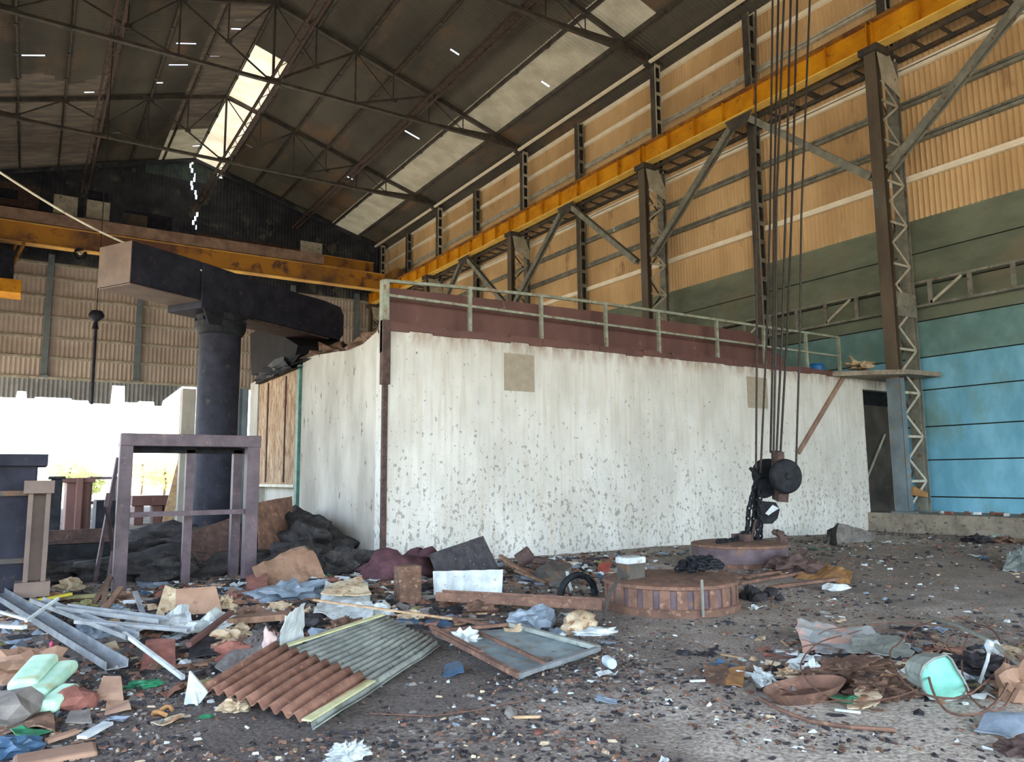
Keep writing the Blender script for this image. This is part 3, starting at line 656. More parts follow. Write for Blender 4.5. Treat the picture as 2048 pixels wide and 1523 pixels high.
m_ = MB(); m_.bar(GY(1688, 752, 12.83), GY(1597, 905, 12.83), .12, .05, (0, 1, 0)); solo('steel_strip', m_, M['pinkish'], 'dull brown flat bar slanting across the white wall under the platform', 'bar')

# railing
RY = WY+.06
t = thing('guard_railing', 'pale green two-rail guard railing along the top edge of the white wall', 'railing', (12, RY, 4.4))
pz = [(5.44, 5.27, .07), (7.27, 5.36, .035), (9.01, 5.42, .035), (10.78, 5.45, .035), (12.39, 5.46, .035), (14.37, 5.46, .035), (16.15, 5.46, .035), (17.9, 5.47, .035), (19.38, 5.47, .035)]
rail_m = mat('pale green rail paint', (150, 160, 146), (118, 122, 106), scale=5, rough=.55, c3=(128, 100, 74), s3=9, t3=(.58, .66))
for x, z, w in pz:
    MB().box((x-w, RY-w, 3.9 if w > .05 else 4.38), (x+w, RY+w, z)).build('post', rail_m, t)
for k in range(8):
    a, b = pz[k], pz[k+1]
    MB().bar((a[0], RY, a[1]), (b[0], RY, b[1]), .06, .06).build('top_rail', rail_m, t)
    MB().bar((a[0], RY, 5.0-.01*k), (b[0], RY, 5.0-.01*(k+1)), .05, .05).build('middle_rail', rail_m, t)
m_ = MB(); m_.prism([(5.62, 13.25, 4.4), (5.62, 13.25, 5.24), (10.7, 13.25, 5.34), (16.0, 13.25, 5.36), (17.35, 13.25, 4.75), (17.4, 13.25, 4.4)], (0, .02, 0))
solo('steel_sheet', m_, M['maroon'], 'long maroon steel sheet standing behind the guard railing', 'sheet')
# things on the chamber roof
p = GY(1633, 735, 13.6); m_ = MB(); m_.lathe((p.x, p.y, 4.4), [(.2, 0), (.22, .03), (.22, .3), (.2, .34), (.19, .38), (.02, .38)], 20)
solo('plastic_drum', m_, mat('blue plastic', (30, 110, 176), (24, 90, 150), rough=.4), 'small blue plastic drum behind the right end of the railing', 'drum', smooth=False)

# ------------------------------------------------------------------ builders for the rubble
def GG(px, py, dz=0.0):
    z = 0.0
    for _ in range(4): p = G(px, py, z); z = gh(p.x, p.y)
    return Vector((p.x, p.y, z+dz))
def up(px, py, base):                     # a point standing above the ground point base, seen at a pixel height
    d = depth(base); return D(px, py, d)
def sheet(name, mt, cs_, label, cat, nu=10, nv=8, crumple=.03, thick=.008, seed=0, fq=3.0, ragged=0.0, corr_n=0, corr_a=.02, group=None, smooth=False):
    a, b, c, d = (Vector(x) for x in cs_)      # a->b along u, a->d along v
    n = ((b-a).cross(d-a)).normalized()
    if n.z < 0: n = -n
    if corr_n: nu = corr_n*4
    mb = MB(); sv = Vector((seed*3.7, seed*1.3, seed*.7)); rr = random.Random(seed)
    for j in range(nv+1):
        for i in range(nu+1):
            u, v = i/nu, j/nv
            if ragged and (i in (0, nu)): u += rr.uniform(-ragged, ragged)
            if ragged and (j in (0, nv)): v += rr.uniform(-ragged, ragged)
            p = (a*(1-u)+b*u)*(1-v) + (d*(1-u)+c*u)*v
            h = noise.noise(p*fq+sv)*crumple*1.6 + noise.noise(p*fq*3+sv)*crumple*.6
            if corr_n: h += corr_a*math.sin(2*math.pi*corr_n*u)
            mb.v.append(tuple(p+n*h + Vector((noise.noise(p*fq+sv*2), noise.noise(p*fq-sv), 0))*crumple*.5))
    mb.f = [(j*(nu+1)+i, j*(nu+1)+i+1, (j+1)*(nu+1)+i+1, (j+1)*(nu+1)+i) for j in range(nv) for i in range(nu)]; mb.mi = [0]*len(mb.f)
    return solo(name, mb, mt, label, cat, group, smooth, 0, thick)
def blob_mb(c, size, seed=0, amp=.35, fq=1.6, sub=2, facet=True, yaw=0.0):
    bm = bmesh.new(); bmesh.ops.create_icosphere(bm, subdivisions=sub, radius=1.0)
    mb = MB(); sv = Vector((seed*2.1+.5, seed*.9, seed*4.3)); cy, sy = math.cos(yaw), math.sin(yaw)
    for v in bm.verts:
        p = v.co; k = 1+amp*noise.noise(p*fq+sv)*1.5+amp*.6*noise.noise(p*fq*2.7+sv)
        q = Vector((p.x*k*size[0], p.y*k*size[1], max(p.z*k, -.55)*size[2]))
        mb.v.append((c[0]+q.x*cy-q.y*sy, c[1]+q.x*sy+q.y*cy, c[2]+q.z+size[2]*.45))
    mb.f = [tuple(v.index for v in f.verts) for f in bm.faces]; mb.mi = [0]*len(mb.f); bm.free()
    return mb
def blob(name, mt, c, size, label, cat, seed=0, amp=.35, fq=1.6, sub=2, smooth=False, yaw=0.0, group=None):
    return solo(name, blob_mb(c, size, seed, amp, fq, sub, yaw=yaw), mt, label, cat, group, smooth)
def bar1(name, mt, p, q, w, h, label, cat, up_=(0, 0, 1), group=None, bevel=0):
    m_ = MB(); m_.bar(p, q, w, h, up_); return solo(name, m_, mt, label, cat, group, False, bevel)
def channel(name, mt, p, q, w, h, label, cat, group=None):          # open U section lying on its back
    p, q = Vector(p), Vector(q); d = (q-p).normalized(); s = d.cross(Vector((0, 0, 1))).normalized()
    m_ = MB(); m_.bar(p, q, w, .008)
    for k in (-1, 1): m_.bar(p+s*(w/2*k)+Vector((0, 0, h/2)), q+s*(w/2*k)+Vector((0, 0, h/2)), .008, h)
    m_.bar(p+Vector((0, 0, .01)), q+Vector((0, 0, .01)), w*.12, .02)
    return solo(name, m_, mt, label, cat, group)

Q = {}
Q['galv'] = mat('weathered grey sheet', (156, 164, 156), (118, 126, 122), scale=4, rough=.5, metal=.15, c3=(104, 110, 100), s3=8)
Q['rustsheet'] = mat('rusty corrugated sheet', (142, 106, 88), (112, 80, 66), scale=7, rough=.85, c3=(174, 136, 110), s3=16, t3=(.64, .7))
Q['edge'] = mat('yellowed sheet edge', (206, 204, 158), (176, 176, 132), scale=6, rough=.7)
Q['alu'] = mat('dull aluminium', (142, 148, 150), (112, 118, 122), scale=6, rough=.45, metal=.25, c3=(128, 122, 112), s3=14, t3=(.6, .68))
Q['white'] = mat('dirty white plastic', (200, 208, 206), (164, 174, 174), scale=5, rough=.55, c3=(146, 140, 128), s3=11, t3=(.6, .7))
Q['cream'] = mat('dirty cream card', (196, 184, 156), (160, 140, 112), scale=6, rough=.8, c3=(140, 104, 76), s3=12, t3=(.56, .62))
Q['card'] = mat('tan cardboard', (158, 128, 106), (132, 104, 84), scale=3, rough=.85, c3=(124, 96, 76), s3=9, t3=(.6, .7))
Q['mint'] = mat('mint foam', (196, 232, 206), (160, 206, 180), scale=4, rough=.6, c3=(190, 186, 140), s3=5, t3=(.56, .68))
Q['mintb'] = mat('mint bucket plastic', (136, 204, 184), (104, 172, 154), scale=4, rough=.45, c3=(120, 140, 128), s3=9, t3=(.58, .66))
Q['wood'] = mat('splintered wood', (138, 108, 86), (100, 78, 62), scale=6, rough=.85, stretch=(1, 6, 1))
Q['woodp'] = mat('pale wood', (186, 160, 124), (150, 122, 92), scale=6, rough=.8, stretch=(1, 5, 1))
Q['brick'] = mat('red brick', (140, 92, 80), (112, 72, 62), scale=9, rough=.9, bump=.4)
Q['speck'] = mat('speckled dark board', (78, 76, 78), (58, 58, 62), scale=7, rough=.7, c3=(150, 146, 142), s3=24, t3=(.66, .7))
Q['wine'] = mat('wine red cloth', (92, 62, 68), (66, 44, 50), scale=5, rough=.9)
Q['greyp'] = mat('blue grey plastic', (132, 146, 158), (100, 114, 126), scale=6, rough=.45)
Q['olive'] = mat('olive debris', (128, 124, 84), (96, 92, 62), scale=8, rough=.9)
Q['yellow'] = mat('yellow plastic strip', (214, 200, 72), (176, 164, 60), scale=6, rough=.6)
Q['green'] = mat('green plastic', (52, 132, 92), (36, 100, 70), scale=6, rough=.45)
Q['blue'] = mat('blue plastic scrap', (68, 98, 124), (50, 76, 100), scale=6, rough=.45)
Q['pinkp'] = mat('magenta plastic', (176, 60, 96), (140, 44, 76), scale=6, rough=.4)
Q['red'] = mat('red scrap', (164, 76, 62), (128, 58, 50), scale=6, rough=.6)
Q['pinkc'] = mat('pale pink cloth', (204, 184, 176), (176, 156, 150), scale=6, rough=.9)
Q['peeled'] = mat('peeled painted panel', (168, 174, 172), (136, 142, 142), scale=3, rough=.7, c3=(198, 162, 146), s3=3.5, t3=(.52, .6))
Q['dark'] = mat('dark scrap', (62, 60, 62), (40, 40, 42), scale=8, rough=.8)
Q['brown'] = mat('brown scrap', (112, 86, 70), (80, 62, 52), scale=8, rough=.9, c3=(140, 116, 94), s3=14)
Q['grey'] = mat('grey stone', (128, 124, 118), (96, 92, 88), scale=6, rough=.9, bump=.3)
Q['soil'] = mat('black soil', (70, 68, 66), (44, 44, 46), scale=6, rough=.95, c3=(110, 106, 100), s3=30, t3=(.64, .68))
Q['ochre'] = mat('ochre sheet', (164, 124, 76), (132, 96, 60), scale=5, rough=.85)
Q['bottle'] = mat('clear bottle plastic', (190, 204, 208), (160, 176, 182), scale=5, rough=.2)
Q['wire'] = mat('rusty wire', (112, 84, 68), (84, 62, 52), scale=14, rough=.85)

# ------------------------------------------------------------------ swing arm on its pillar
t = thing('swing_arm', 'massive dark steel pillar carrying a long box arm beside the white chamber', 'crane arm', (3.35, 18.1, 0))
pc = Vector((3.35, 18.1, 0)); ad = Vector((math.cos(math.radians(30.5)), math.sin(math.radians(30.5)), 0)); an = Vector((-ad.y, ad.x, 0))
pp = pc + Vector((.21, -.02, 0))
MB().lathe(pp, [(.52, -.2), (.52, .35), (.455, .36), (.455, 5.3)], 40).build('pillar', M['navy'], t, smooth=False)
col = MB().lathe(pp, [(.46, 4.86), (.5, 4.9), (.56, 5.02), (.56, 5.16), (.53, 5.18), (.53, 5.33), (.46, 5.34)], 40).build('collar', M['black'], t)
for a in range(10):
    q = pp+Vector((math.cos(a*.628)*.545, math.sin(a*.628)*.545, 5.16)); MB().cyl(q, q+Vector((0, 0, .08)), .03, 6).build('bolt', M['black'], col)
def armsec(s0, s1, w0, w1, z00, z01, z10, z11, nm, mt):
    vs = []
    for s_, w_, za, zb in ((s0, w0, z00, z01), (s1, w1, z10, z11)):
        c = pc+ad*s_
        vs += [c-an*w_/2+Vector((0, 0, za)), c+an*w_/2+Vector((0, 0, za)), c+an*w_/2+Vector((0, 0, zb)), c-an*w_/2+Vector((0, 0, zb))]
    return MB().add(vs, [(0, 1, 2, 3), (7, 6, 5, 4), (0, 4, 5, 1), (1, 5, 6, 2), (2, 6, 7, 3), (3, 7, 4, 0)]).build(nm, mt, t, bevel=.02)
armsec(-2.45, -.75, 1.0, 1.0, 5.5, 6.36, 5.5, 6.36, 'counter_box', M['navy'])
armsec(-2.47, -2.452, 1.0, 1.0, 5.5, 6.36, 5.5, 6.36, 'end_plate', M['box_end'])
armsec(-2.45, -.75, .98, .98, 5.47, 5.498, 5.47, 5.498, 'floor_plate', M['box_end'])
armsec(-.75, .8, 1.1, 1.05, 5.32, 6.34, 5.32, 6.3, 'hub_box', M['navy'])
armsec(.8, 3.4, .95, .85, 5.38, 6.3, 5.36, 6.34, 'arm', M['navy'])
armsec(3.4, 4.05, .85, .8, 5.36, 6.34, 5.36, 6.3, 'arm_nose', M['navy'])
armsec(4.05, 4.25, .8, .7, 5.4, 6.3, 5.55, 6.1, 'nose_cap', M['navy'])
armsec(.7, 3.6, .9, .8, 5.33, 5.38, 5.31, 5.36, 'arm_sole', M['rust_dark'])
m_ = MB(); c = pc-an*.56; m_.prism([c-ad*.7+Vector((0, 0, 5.32)), c-ad*.55+Vector((0, 0, 5.0)), c+ad*.2+Vector((0, 0, 5.05)), c+ad*.6+Vector((0, 0, 5.32))], an*.03); m_.build('web_plate', M['black'], t)
p = GY(395, 850, 17.6); q = GY(495, 832, 17.6)
MB().box((pc.x-.05, 17.35, 2.35), (pc.x+.75, 17.6, 2.42)).build('bracket', M['black'], t)
MB().cyl((pp.x+.62, 18.3, -.1), (pp.x+.62, 18.3, 3.7), .11, 14).build('service_pipe', M['steel_blue'], t)

# dark hood, door, posts and plates at the left flank of the chamber
m_ = MB(); y0, y1 = 18.2, 22.6; z = lambda px, py, y: GY(px, py, y).z
m_.prism([GX(503, 750, WX+.1), GX(500, 668, WX+.1), GX(520, 655, WX+.1), GX(560, 668, WX+.1), GX(596, 690, WX+.1), GX(590, 712, WX+.1), GX(560, 730, WX+.1)], (1.6, 0, 0))
solo('furnace_hood', m_, M['soot'], 'sooty dark hood with a broken top behind the pillar and above the peeling boards', 'hood')
blob('rubble_heap', Q['brown'], (GX(640, 690, 6.1).x, 17.9, 4.4), (.45, 1.1, .3), 'dusty brown rubble heap on the left edge of the chamber roof', 'rubble', 4, .5, 2.2, 3)
blob('rubble_heap', Q['brown'], (6.4, 15.2, 4.36), (.5, 1.2, .32), 'dusty rubble on the chamber roof under the nose of the swing arm', 'rubble', 9, .5, 2.2, 3)
m_ = MB(); m_.box((WX-.02, 18.1, .9), (WX+.1, 18.28, 4.35)); solo('steel_post', m_, M['teal'], 'green steel post at the left corner of the chamber side wall', 'post')
t = thing('board_door', 'tall door of peeling brown boards on the left flank of the chamber', 'door', (WX, 20.2, 1.4))
yy = 18.32
for k, wd in enumerate((.95, .9, .85, .9)):
    zt = 4.32-.02*k
    MB().box((WX+.0, yy, 1.45), (WX+.07, yy+wd-.02, zt)).build('board', M['peel'], t); yy += wd
MB().box((WX-.03, 18.3, 1.38), (WX+.08, yy, 1.45)).build('sill', M['steel_light'], t)
for yk in (19.2, 20.9): MB().box((WX-.03, yk, 1.5), (WX, yk+.06, 4.2)).build('batten', M['rust_dark'], t)
m_ = MB(); m_.box((WX-.02, 22.0, -.1), (WX+.3, 22.9, 4.4)); solo('concrete_pier', m_, M['side_wall'], 'narrow pale concrete pier between pillar and peeling door', 'pier')
blob('cable_tangle', M['black'], (WX-.02, 20.0, 4.28), (.2, 1.7, .22), 'black tangle of rags and cables along the top of the peeling door', 'cable tangle', 3, .8, 3.2, 3)
sheet('rusty_plate', M['rust'], [GG(592, 1100), GG(520, 1118), up(512, 1005, GG(520, 1112)), up(584, 992, GG(592, 1095))], 'brown rust stained plate standing under the peeling door', 'plate', crumple=.04, thick=.015, seed=2)
sheet('rusty_plate', M['rust_dark'], [GG(412, 1150), GG(486, 1138), up(478, 1030, GG(486, 1130)), up(362, 1068, GG(412, 1140))], 'dark rusty plate leaning inside the steel portal frame', 'plate', crumple=.02, thick=.012, seed=5)
m_ = MB(); a = GY(377, 778, 27); m_.box((a.x-.2, 26.8, -.1), (a.x+.22, 27.3, a.z)); solo('concrete_pier', m_, M['side_wall'], 'pale concrete pier far behind, left of the dark pillar', 'pier')
for i, (p0, p1) in enumerate((((330, 1058), (368, 908)), ((352, 1050), (386, 918)))):
    a = GG(*p0); bar1('leaning_plank', Q['woodp'], a+Vector((0, 0, .02)), D(p1[0], p1[1], depth(a)+.5), .28, .05, ['wide pale plank leaning towards the dark pillar', 'narrower pale plank leaning against the dark pillar'][i], 'plank')

# ------------------------------------------------------------------ steel portal frame
t = thing('portal_frame', 'maroon grey steel portal frame standing in the rubble at left', 'frame', (2.06, 12.1, 0))
MB().box((1.08, 12.0, -.05), (1.25, 12.2, 2.1)).build('leg', M['purple'], t, bevel=.01)
MB().box((2.83, 12.0, -.05), (3.02, 12.2, 2.1)).build('leg', M['purple'], t, bevel=.01)
MB().box((1.08, 11.99, 2.08), (3.03, 12.21, 2.26)).build('lintel', M['purple'], t, bevel=.01)
MB().box((1.25, 12.05, 1.07), (2.83, 12.12, 1.14)).build('crossbar', M['purple'], t)
MB().box((1.2, 12.55, 2.0), (2.95, 12.75, 2.14)).build('rear_lintel', M['black'], t)
MB().box((2.75, 12.55, -.05), (2.88, 12.7, 2.05)).build('rear_leg', M['purple'], t)
MB().box((2.05, 12.55, -.05), (2.17, 12.68, 2.05)).build('rear_leg', M['purple'], t)
for x in (1.1, 2.86): MB().box((x, 12.2, 2.08), (x+.12, 12.56, 2.14)).build('tie', M['purple'], t)
bar1('steel_rod', M['purple'], GG(190, 1150), GY(236, 915, 12.6), .05, .05, 'thin grey rod leaning on the left leg of the portal frame', 'rod')
m_ = MB(); a = GG(215, 1165); m_.tube([a, a+Vector((.05, 0, .5)), GY(212, 1010, 12), GY(217, 985, 12)], .03); solo('bent_pipe', m_, M['purple'], 'bent grey pipe standing just left of the portal frame', 'pipe')

# ------------------------------------------------------------------ machinery at the left edge
t = thing('steel_tank', 'big blue black steel tank cut by the left edge', 'tank', (-.8, 11.2, 0))
MB().box((-2.6, 11.0, -.05), (.1, 12.4, 1.8)).build('tank_body', M['navy'], t, bevel=.02)
MB().box((-2.65, 10.9, 1.78), (.2, 12.45, 1.92)).build('rim', M['navy'], t)
for zz in (.62, 1.42): MB().box((-2.62, 10.95, zz), (.12, 11.0, zz+.06)).build('rib', M['steel_dark'], t)
m_ = MB(); m_.box((.02, 10.7, .32), (.07, 10.9, 1.58)); m_.box((.2, 10.7, .32), (.25, 10.9, 1.58)); m_.box((.07, 10.85, .32), (.2, 10.9, 1.58)); m_.box((-.06, 10.65, .25), (.3, 10.95, .42)); m_.box((-.03, 10.65, 1.45), (.28, 10.95, 1.6))
solo('flanged_column', m_, M['box_end'], 'dull brown flanged stub column against the right end of the tank', 'column')
a, b = G(95, 1105, 0), G(236, 1105, 0)
m_ = MB(); yb = 14.6; xa, xb = GY(95, 1105, yb).x, GY(236, 1105, yb).x
m_.box((xa, yb, -.1), (xb, yb+.4, .55)); solo('steel_beam', m_, M['black'], 'dark deep steel beam lying between the tank and the portal frame', 'beam')
m_ = MB(); m_.box((xa, yb+.02, .56), (xb+.15, yb+.5, .62)); m_.box((xa, yb+.2, .62), (xb+.1, yb+.26, .78)); solo('angle_bar', m_, M['rust_dark'], 'rusty bar resting on the dark beam left of the frame', 'bar')
def mach(px0, px1, ytop, ybot, Y, mt, name, label, cat, dy=.8, extra=None):
    a = GY(px0, ybot, Y); b = GY(px1, ytop, Y); m_ = MB(); m_.box((a.x, Y, max(0, -.05)), (b.x, Y+dy, b.z))
    if extra: extra(m_, a, b, Y)
    return solo(name, m_, M[mt] if mt in M else Q[mt], label, cat, bevel=.02)
mach(128, 182, 955, 1060, 22, 'maroon', 'ladle_trough', 'maroon steel trough standing far behind the tank', 'trough', 1.5, lambda m_, a, b, Y: (m_.box((a.x-.1, Y-.1, b.z-.12), (b.x+.1, Y+1.6, b.z)), m_.box((a.x+.2, Y-.2, .3), (a.x+.35, Y, b.z))))
mach(96, 126, 958, 1062, 18, 'black', 'steel_box', 'black steel box beside the tank at left', 'box', .8, lambda m_, a, b, Y: (m_.box((a.x-.05, Y-.05, b.z), (b.x+.05, Y+.85, b.z+.06)),))
mach(188, 232, 1000, 1085, 19, 'navy', 'steel_crate', 'blue black steel crate seen left of the portal frame leg', 'crate', 1.0, lambda m_, a, b, Y: (m_.box((a.x-.05, Y-.05, .25), (b.x+.05, Y, .35)),))
def rk(m_, a, b, Y):
    m_.v.clear(); m_.f.clear(); m_.mi.clear(); z1 = b.z
    for x in (a.x, b.x):
        for y in (Y, Y+.8): m_.box((x-.04, y-.04, -.02), (x+.04, y+.04, z1))
    for zz in (z1-.08, z1*.55):
        m_.box((a.x, Y-.04, zz), (b.x, Y+.04, zz+.07)); m_.box((a.x, Y+.76, zz), (b.x, Y+.84, zz+.07))
        for x in (a.x, b.x): m_.box((x-.03, Y, zz), (x+.03, Y+.8, zz+.07))
mach(176, 236, 952, 1060, 24, 'purple', 'steel_rack', 'open grey steel rack far behind, left of the portal frame', 'rack', extra=rk)
def bench(m_, a, b, Y):
    m_.v.clear(); m_.f.clear(); m_.mi.clear(); m_.box((a.x, Y, b.z-.35), (b.x, Y+1.2, b.z))
    for x in (a.x+.1, (a.x+b.x)/2, b.x-.35): m_.box((x, Y+.1, -.02), (x+.3, Y+1.1, b.z-.35))
mach(262, 352, 990, 1042, 30, 'maroon', 'low_trolley', 'low rust coloured trolley seen through the portal frame', 'trolley', extra=bench)
mach(-30, 92, 1000, 1060, 27, 'maroon', 'low_trolley', 'low rust coloured trolley far behind the tank', 'trolley', extra=bench)
# trees in the glare outside, haze put into the pale leaf colour
leafm = mat('haze paled foliage', (176, 186, 128), (150, 160, 104), scale=3, rough=.8, trans=.3)
barkm = mat('bark', (120, 100, 76), rough=.9)
def tree(x, y, h, rr_, seed, label):
    t = thing('leafy_bush', label, 'bush', (x, y, -.03)); r = random.Random(seed)
    m_ = MB(); m_.tube([(x, y, -.05), (x+.1, y, h*.4), (x, y+.1, h*.8)], .12, 6); m_.build('trunk', barkm, t)
    m_ = MB()
    for k in range(900):
        th, ph = r.uniform(0, 6.283), math.acos(r.uniform(-1, 1)); q = r.random()**.4
        c = Vector((x+rr_*q*math.sin(ph)*math.cos(th), y+rr_*q*math.sin(ph)*math.sin(th), max(.1, h*.62+h*.42*q*math.cos(ph))))
        a = Vector((r.gauss(0, 1), r.gauss(0, 1), r.gauss(0, 1))).normalized()*.17; b = Vector((r.gauss(0, 1), r.gauss(0, 1), r.gauss(0, 1))).normalized()*.1
        m_.add([c-a, c+b, c+a, c-b], [(0, 1, 2, 3)])
    m_.build('foliage', leafm, t)
for i, (px, y, h, r_, lb) in enumerate(((170, 62, 2.2, 1.3, 'low yellow green bush outside beyond the far wall, left of the portal frame'), (140, 78, 3.4, 2.0, 'pale bush in the glare outside, left of the low green one'),
        (330, 74, 3.2, 2.2, 'pale bush in the glare outside, seen through the portal frame'), (285, 90, 4.2, 2.6, 'faint bush farthest outside, seen at the left inside the portal frame'))):
    p = GY(px, 940, y); tree(p.x, y, h, r_, i+3, lb)

# ------------------------------------------------------------------ lifting magnets
def magnet(c, R, H, label, slots=26, ribs=True):
    t = thing('lifting_magnet', label, 'lifting magnet', (c.x, c.y, c.z))
    MB().lathe(c, [(.02, 0), (R, 0), (R*1.01, H*.22), (R*.97, H*.26)], 56).build('base_ring', M['rust'], t)
    drum = MB().lathe(c, [(R*(.95 if ribs else .975), H*.2), (R*(.95 if ribs else .975), H*.86)], 56).build('drum', mat('drum paint', (104, 92, 96), (84, 72, 76), scale=5, rough=.8, c3=(116, 90, 76), s3=7), t)
    for k in range(slots if ribs else 0):
        a0 = 2*math.pi*k/slots; w_ = 2*math.pi/slots*.3
        m_ = MB(); pts = [(c.x+r*math.cos(a), c.y+r*math.sin(a), c.z+H*.24) for r, a in ((R*.925, a0-w_), (R*.975, a0-w_), (R*.975, a0+w_), (R*.925, a0+w_))]
        m_.prism(pts, (0, 0, H*.6)); m_.build('rib', M['rust'], drum)
    MB().lathe(c, [(R*.97, H*.82), (R*.99, H*.85), (R*.98, H*.95), (R*.86, H), (R*.5, H*1.02), (.02, H*1.02)], 56).build('top_plate', M['rust'], t)
    return t
mc = GG(1342, 1232); dv = Vector((mc.x, mc.y, 0)).normalized(); mc = mc + dv*.62; mc.z = gh(mc.x, mc.y)-.01
magnet(mc, .83, .36, 'round rusty lifting magnet with ribbed side, nearer of the two')
mtop = mc.z+.37
# terminal box, straps and chain lying on it
p = D(1262, 1150, depth(mc)-.1); 
t = thing('terminal_box', 'grey terminal box with a pale lid on the nearer magnet', 'box', (p.x, p.y, mtop))
MB().box((p.x-.14, p.y-.1, mtop-.01), (p.x+.14, p.y+.1, mtop+.17)).build('case', M['steel_dark'], t, bevel=.01)
MB().box((p.x-.155, p.y-.11, mtop+.17), (p.x+.155, p.y+.11, mtop+.25)).build('lid', Q['white'], t, bevel=.015)
rr = random.Random(8)
def chain(pts, link=.055, r=.011, sub=None):
    m_ = MB(); pts = [Vector(p) for p in pts]; segs = []
    tot = sum((pts[i+1]-pts[i]).length for i in range(len(pts)-1)); n = max(2, int(tot/(link*.8)))
    def at(s):
        for i in range(len(pts)-1):
            l = (pts[i+1]-pts[i]).length
            if s <= l or i == len(pts)-2: return pts[i].lerp(pts[i+1], min(1, s/l)), (pts[i+1]-pts[i]).normalized()
            s -= l
    for k in range(n):
        c, d = at(tot*k/n); ref = Vector((0, 0, 1)) if abs(d.z) < .9 else Vector((1, 0, 0)); a = d.cross(ref).normalized(); b = d.cross(a)
        s_ = a if k % 2 else b
        m_.tube([c + d*(math.cos(t_)*link*.6) + s_*(math.sin(t_)*link*.34) for t_ in [i*math.pi/4 for i in range(9)]], r, 5)
    return m_
cc = Vector((mc.x+.42, mc.y-.12, mtop+.03)); pts = []
for k in range(26): pts.append(cc+Vector((rr.uniform(-.26, .26), rr.uniform(-.2, .2), .02+.1*abs(rr.gauss(0, .6)))))
solo('chain_heap', chain(pts, .1, .02), M['black'], 'heap of greasy black chain on the nearer magnet', 'chain')
m_ = MB(); b0 = D(1262, 1165, depth(mc)-.15); b0.z = mtop+.02; m_.tube([b0, b0-dv*.35+Vector((-.1, .05, .04)), b0-dv*.62+Vector((-.2, .1, -.1)), b0-dv*.8+Vector((-.25, .12, -.36))], .02, 8)
solo('power_cable', m_, M['steel_dark'], 'grey power cable hanging over the left side of the nearer magnet', 'cable')
m_ = MB(); b0 = mc-dv*.85+Vector((.3, -.2, 0)); m_.box((b0.x-.012, b0.y-.01, mc.z+.02), (b0.x+.012, b0.y+.01, mtop+.06)); solo('steel_strap', m_, M['steel_grey'], 'thin pale strap standing against the right front of the nearer magnet', 'strap')
m2 = GG(1480, 1137); dv2 = Vector((m2.x, m2.y, 0)).normalized(); m2 = m2+dv2*.82; m2.z = gh(m2.x, m2.y)-.04
magnet(m2, .86, .42, 'round smooth sided lifting magnet lying under the crane hook block', 24, False)
m2t = m2.z+.43

# ------------------------------------------------------------------ hook block and ropes
dh = depth(m2)+.28
def K(px, py, d=0): return D(px, py, dh+d)
side = _r.copy(); fwd = Vector((side.y*-1, side.x, 0))*-1 if False else Vector((_f.x, _f.y, 0)).normalized()
t = thing('hook_block', 'black twin sheave crane hook block hanging on ropes over the far magnet', 'hook block', tuple(K(1548, 1080)))
c1_, c2_ = K(1535, 948, .25), K(1571, 952, -.25)
ax = (fwd*-1 + side*.25).normalized()
MB().lathe(c1_, [(.03, -.09), (.26, -.09), (.29, -.07), (.29, -.03), (.24, 0), (.29, .03), (.29, .07), (.26, .09), (.03, .09)], 36, ax).build('sheave', M['black'], t)
sh = MB().lathe(c2_, [(.03, -.07), (.28, -.07), (.305, -.05), (.315, 0), (.305, .05), (.275, .08), (.25, .085), (.03, .10)], 36, ax).build('sheave', M['black'], t)
MB().lathe(c2_+ax*.1, [(.07, -.01), (.07, .02), (.04, .03)], 16, ax).build('axle_cap', M['black'], sh)
MB().bar(K(1555, 902), K(1557, 1000), .12, .34, fwd).build('side_plate', M['rust_dark'], t)
MB().bar(K(1566, 975), K(1564, 1002), .16, .2, fwd).build('side_plate', M['rust_dark'], t)
MB().bar(K(1500, 935), K(1518, 955), .05, .05).build('lug', M['black'], t)
MB().lathe(K(1528, 975, .1), [(.02, -.1), (.17, -.1), (.19, 0), (.17, .1), (.02, .1)], 24, ax).build('axle_hub', M['black'], t)
p = K(1537, 1024)
m_ = MB(); m_.prism([K(x, y) for x, y in ((1514, 1012), (1530, 1002), (1552, 1004), (1560, 1018), (1556, 1036), (1545, 1047), (1526, 1047), (1514, 1036))], fwd*.14); m_.build('trunnion', M['black'], t, bevel=.01)
m_ = MB(); m_.prism([K(x, y, -.02) for x, y in ((1530, 1026), (1545, 1009), (1558, 1016), (1545, 1024), (1537, 1030))], -fwd*.01); m_.build('scuffed_plate', Q['white'], t)
# hook: a thick tapered arc from the shank round to the point
hp = [K(x, y) for x, y in ((1512, 1040), (1506, 1062), (1500, 1082), (1512, 1090), (1535, 1091), (1556, 1090), (1566, 1082), (1564, 1070), (1552, 1063), (1545, 1066))]
m_ = MB()
for i in range(len(hp)-1): m_.cyl(hp[i], hp[i+1], [.03, .03, .04, .05, .06, .08, .1, .08, .06, .04][i], 10, [.03, .04, .05, .06, .08, .1, .08, .06, .04, .03][i])
m_.build('hook', M['rust_dark'], t)
for k, (x0, y0, x1, y1, d) in enumerate(((1511, 965, 1494, 1078, 0), (1516, 970, 1503, 1085, .05), (1520, 985, 1512, 1090, -.05), (1508, 1000, 1520, 1092, .1))):
    a, b = K(x0, y0, d), K(x1, y1, d); mid = a.lerp(b, .5)+side*(-.05+.04*k)
    chain([a, mid, b], .11, .022).build('sling_chain', M['black'], t)
a, b = K(1496, 1060), Vector((m2.x-.7, m2.y-.1, m2t+.03)); chain([a, a.lerp(b, .5)+Vector((0, 0, -.08)), b], .11, .02).build('sling_chain', M['black'], t)
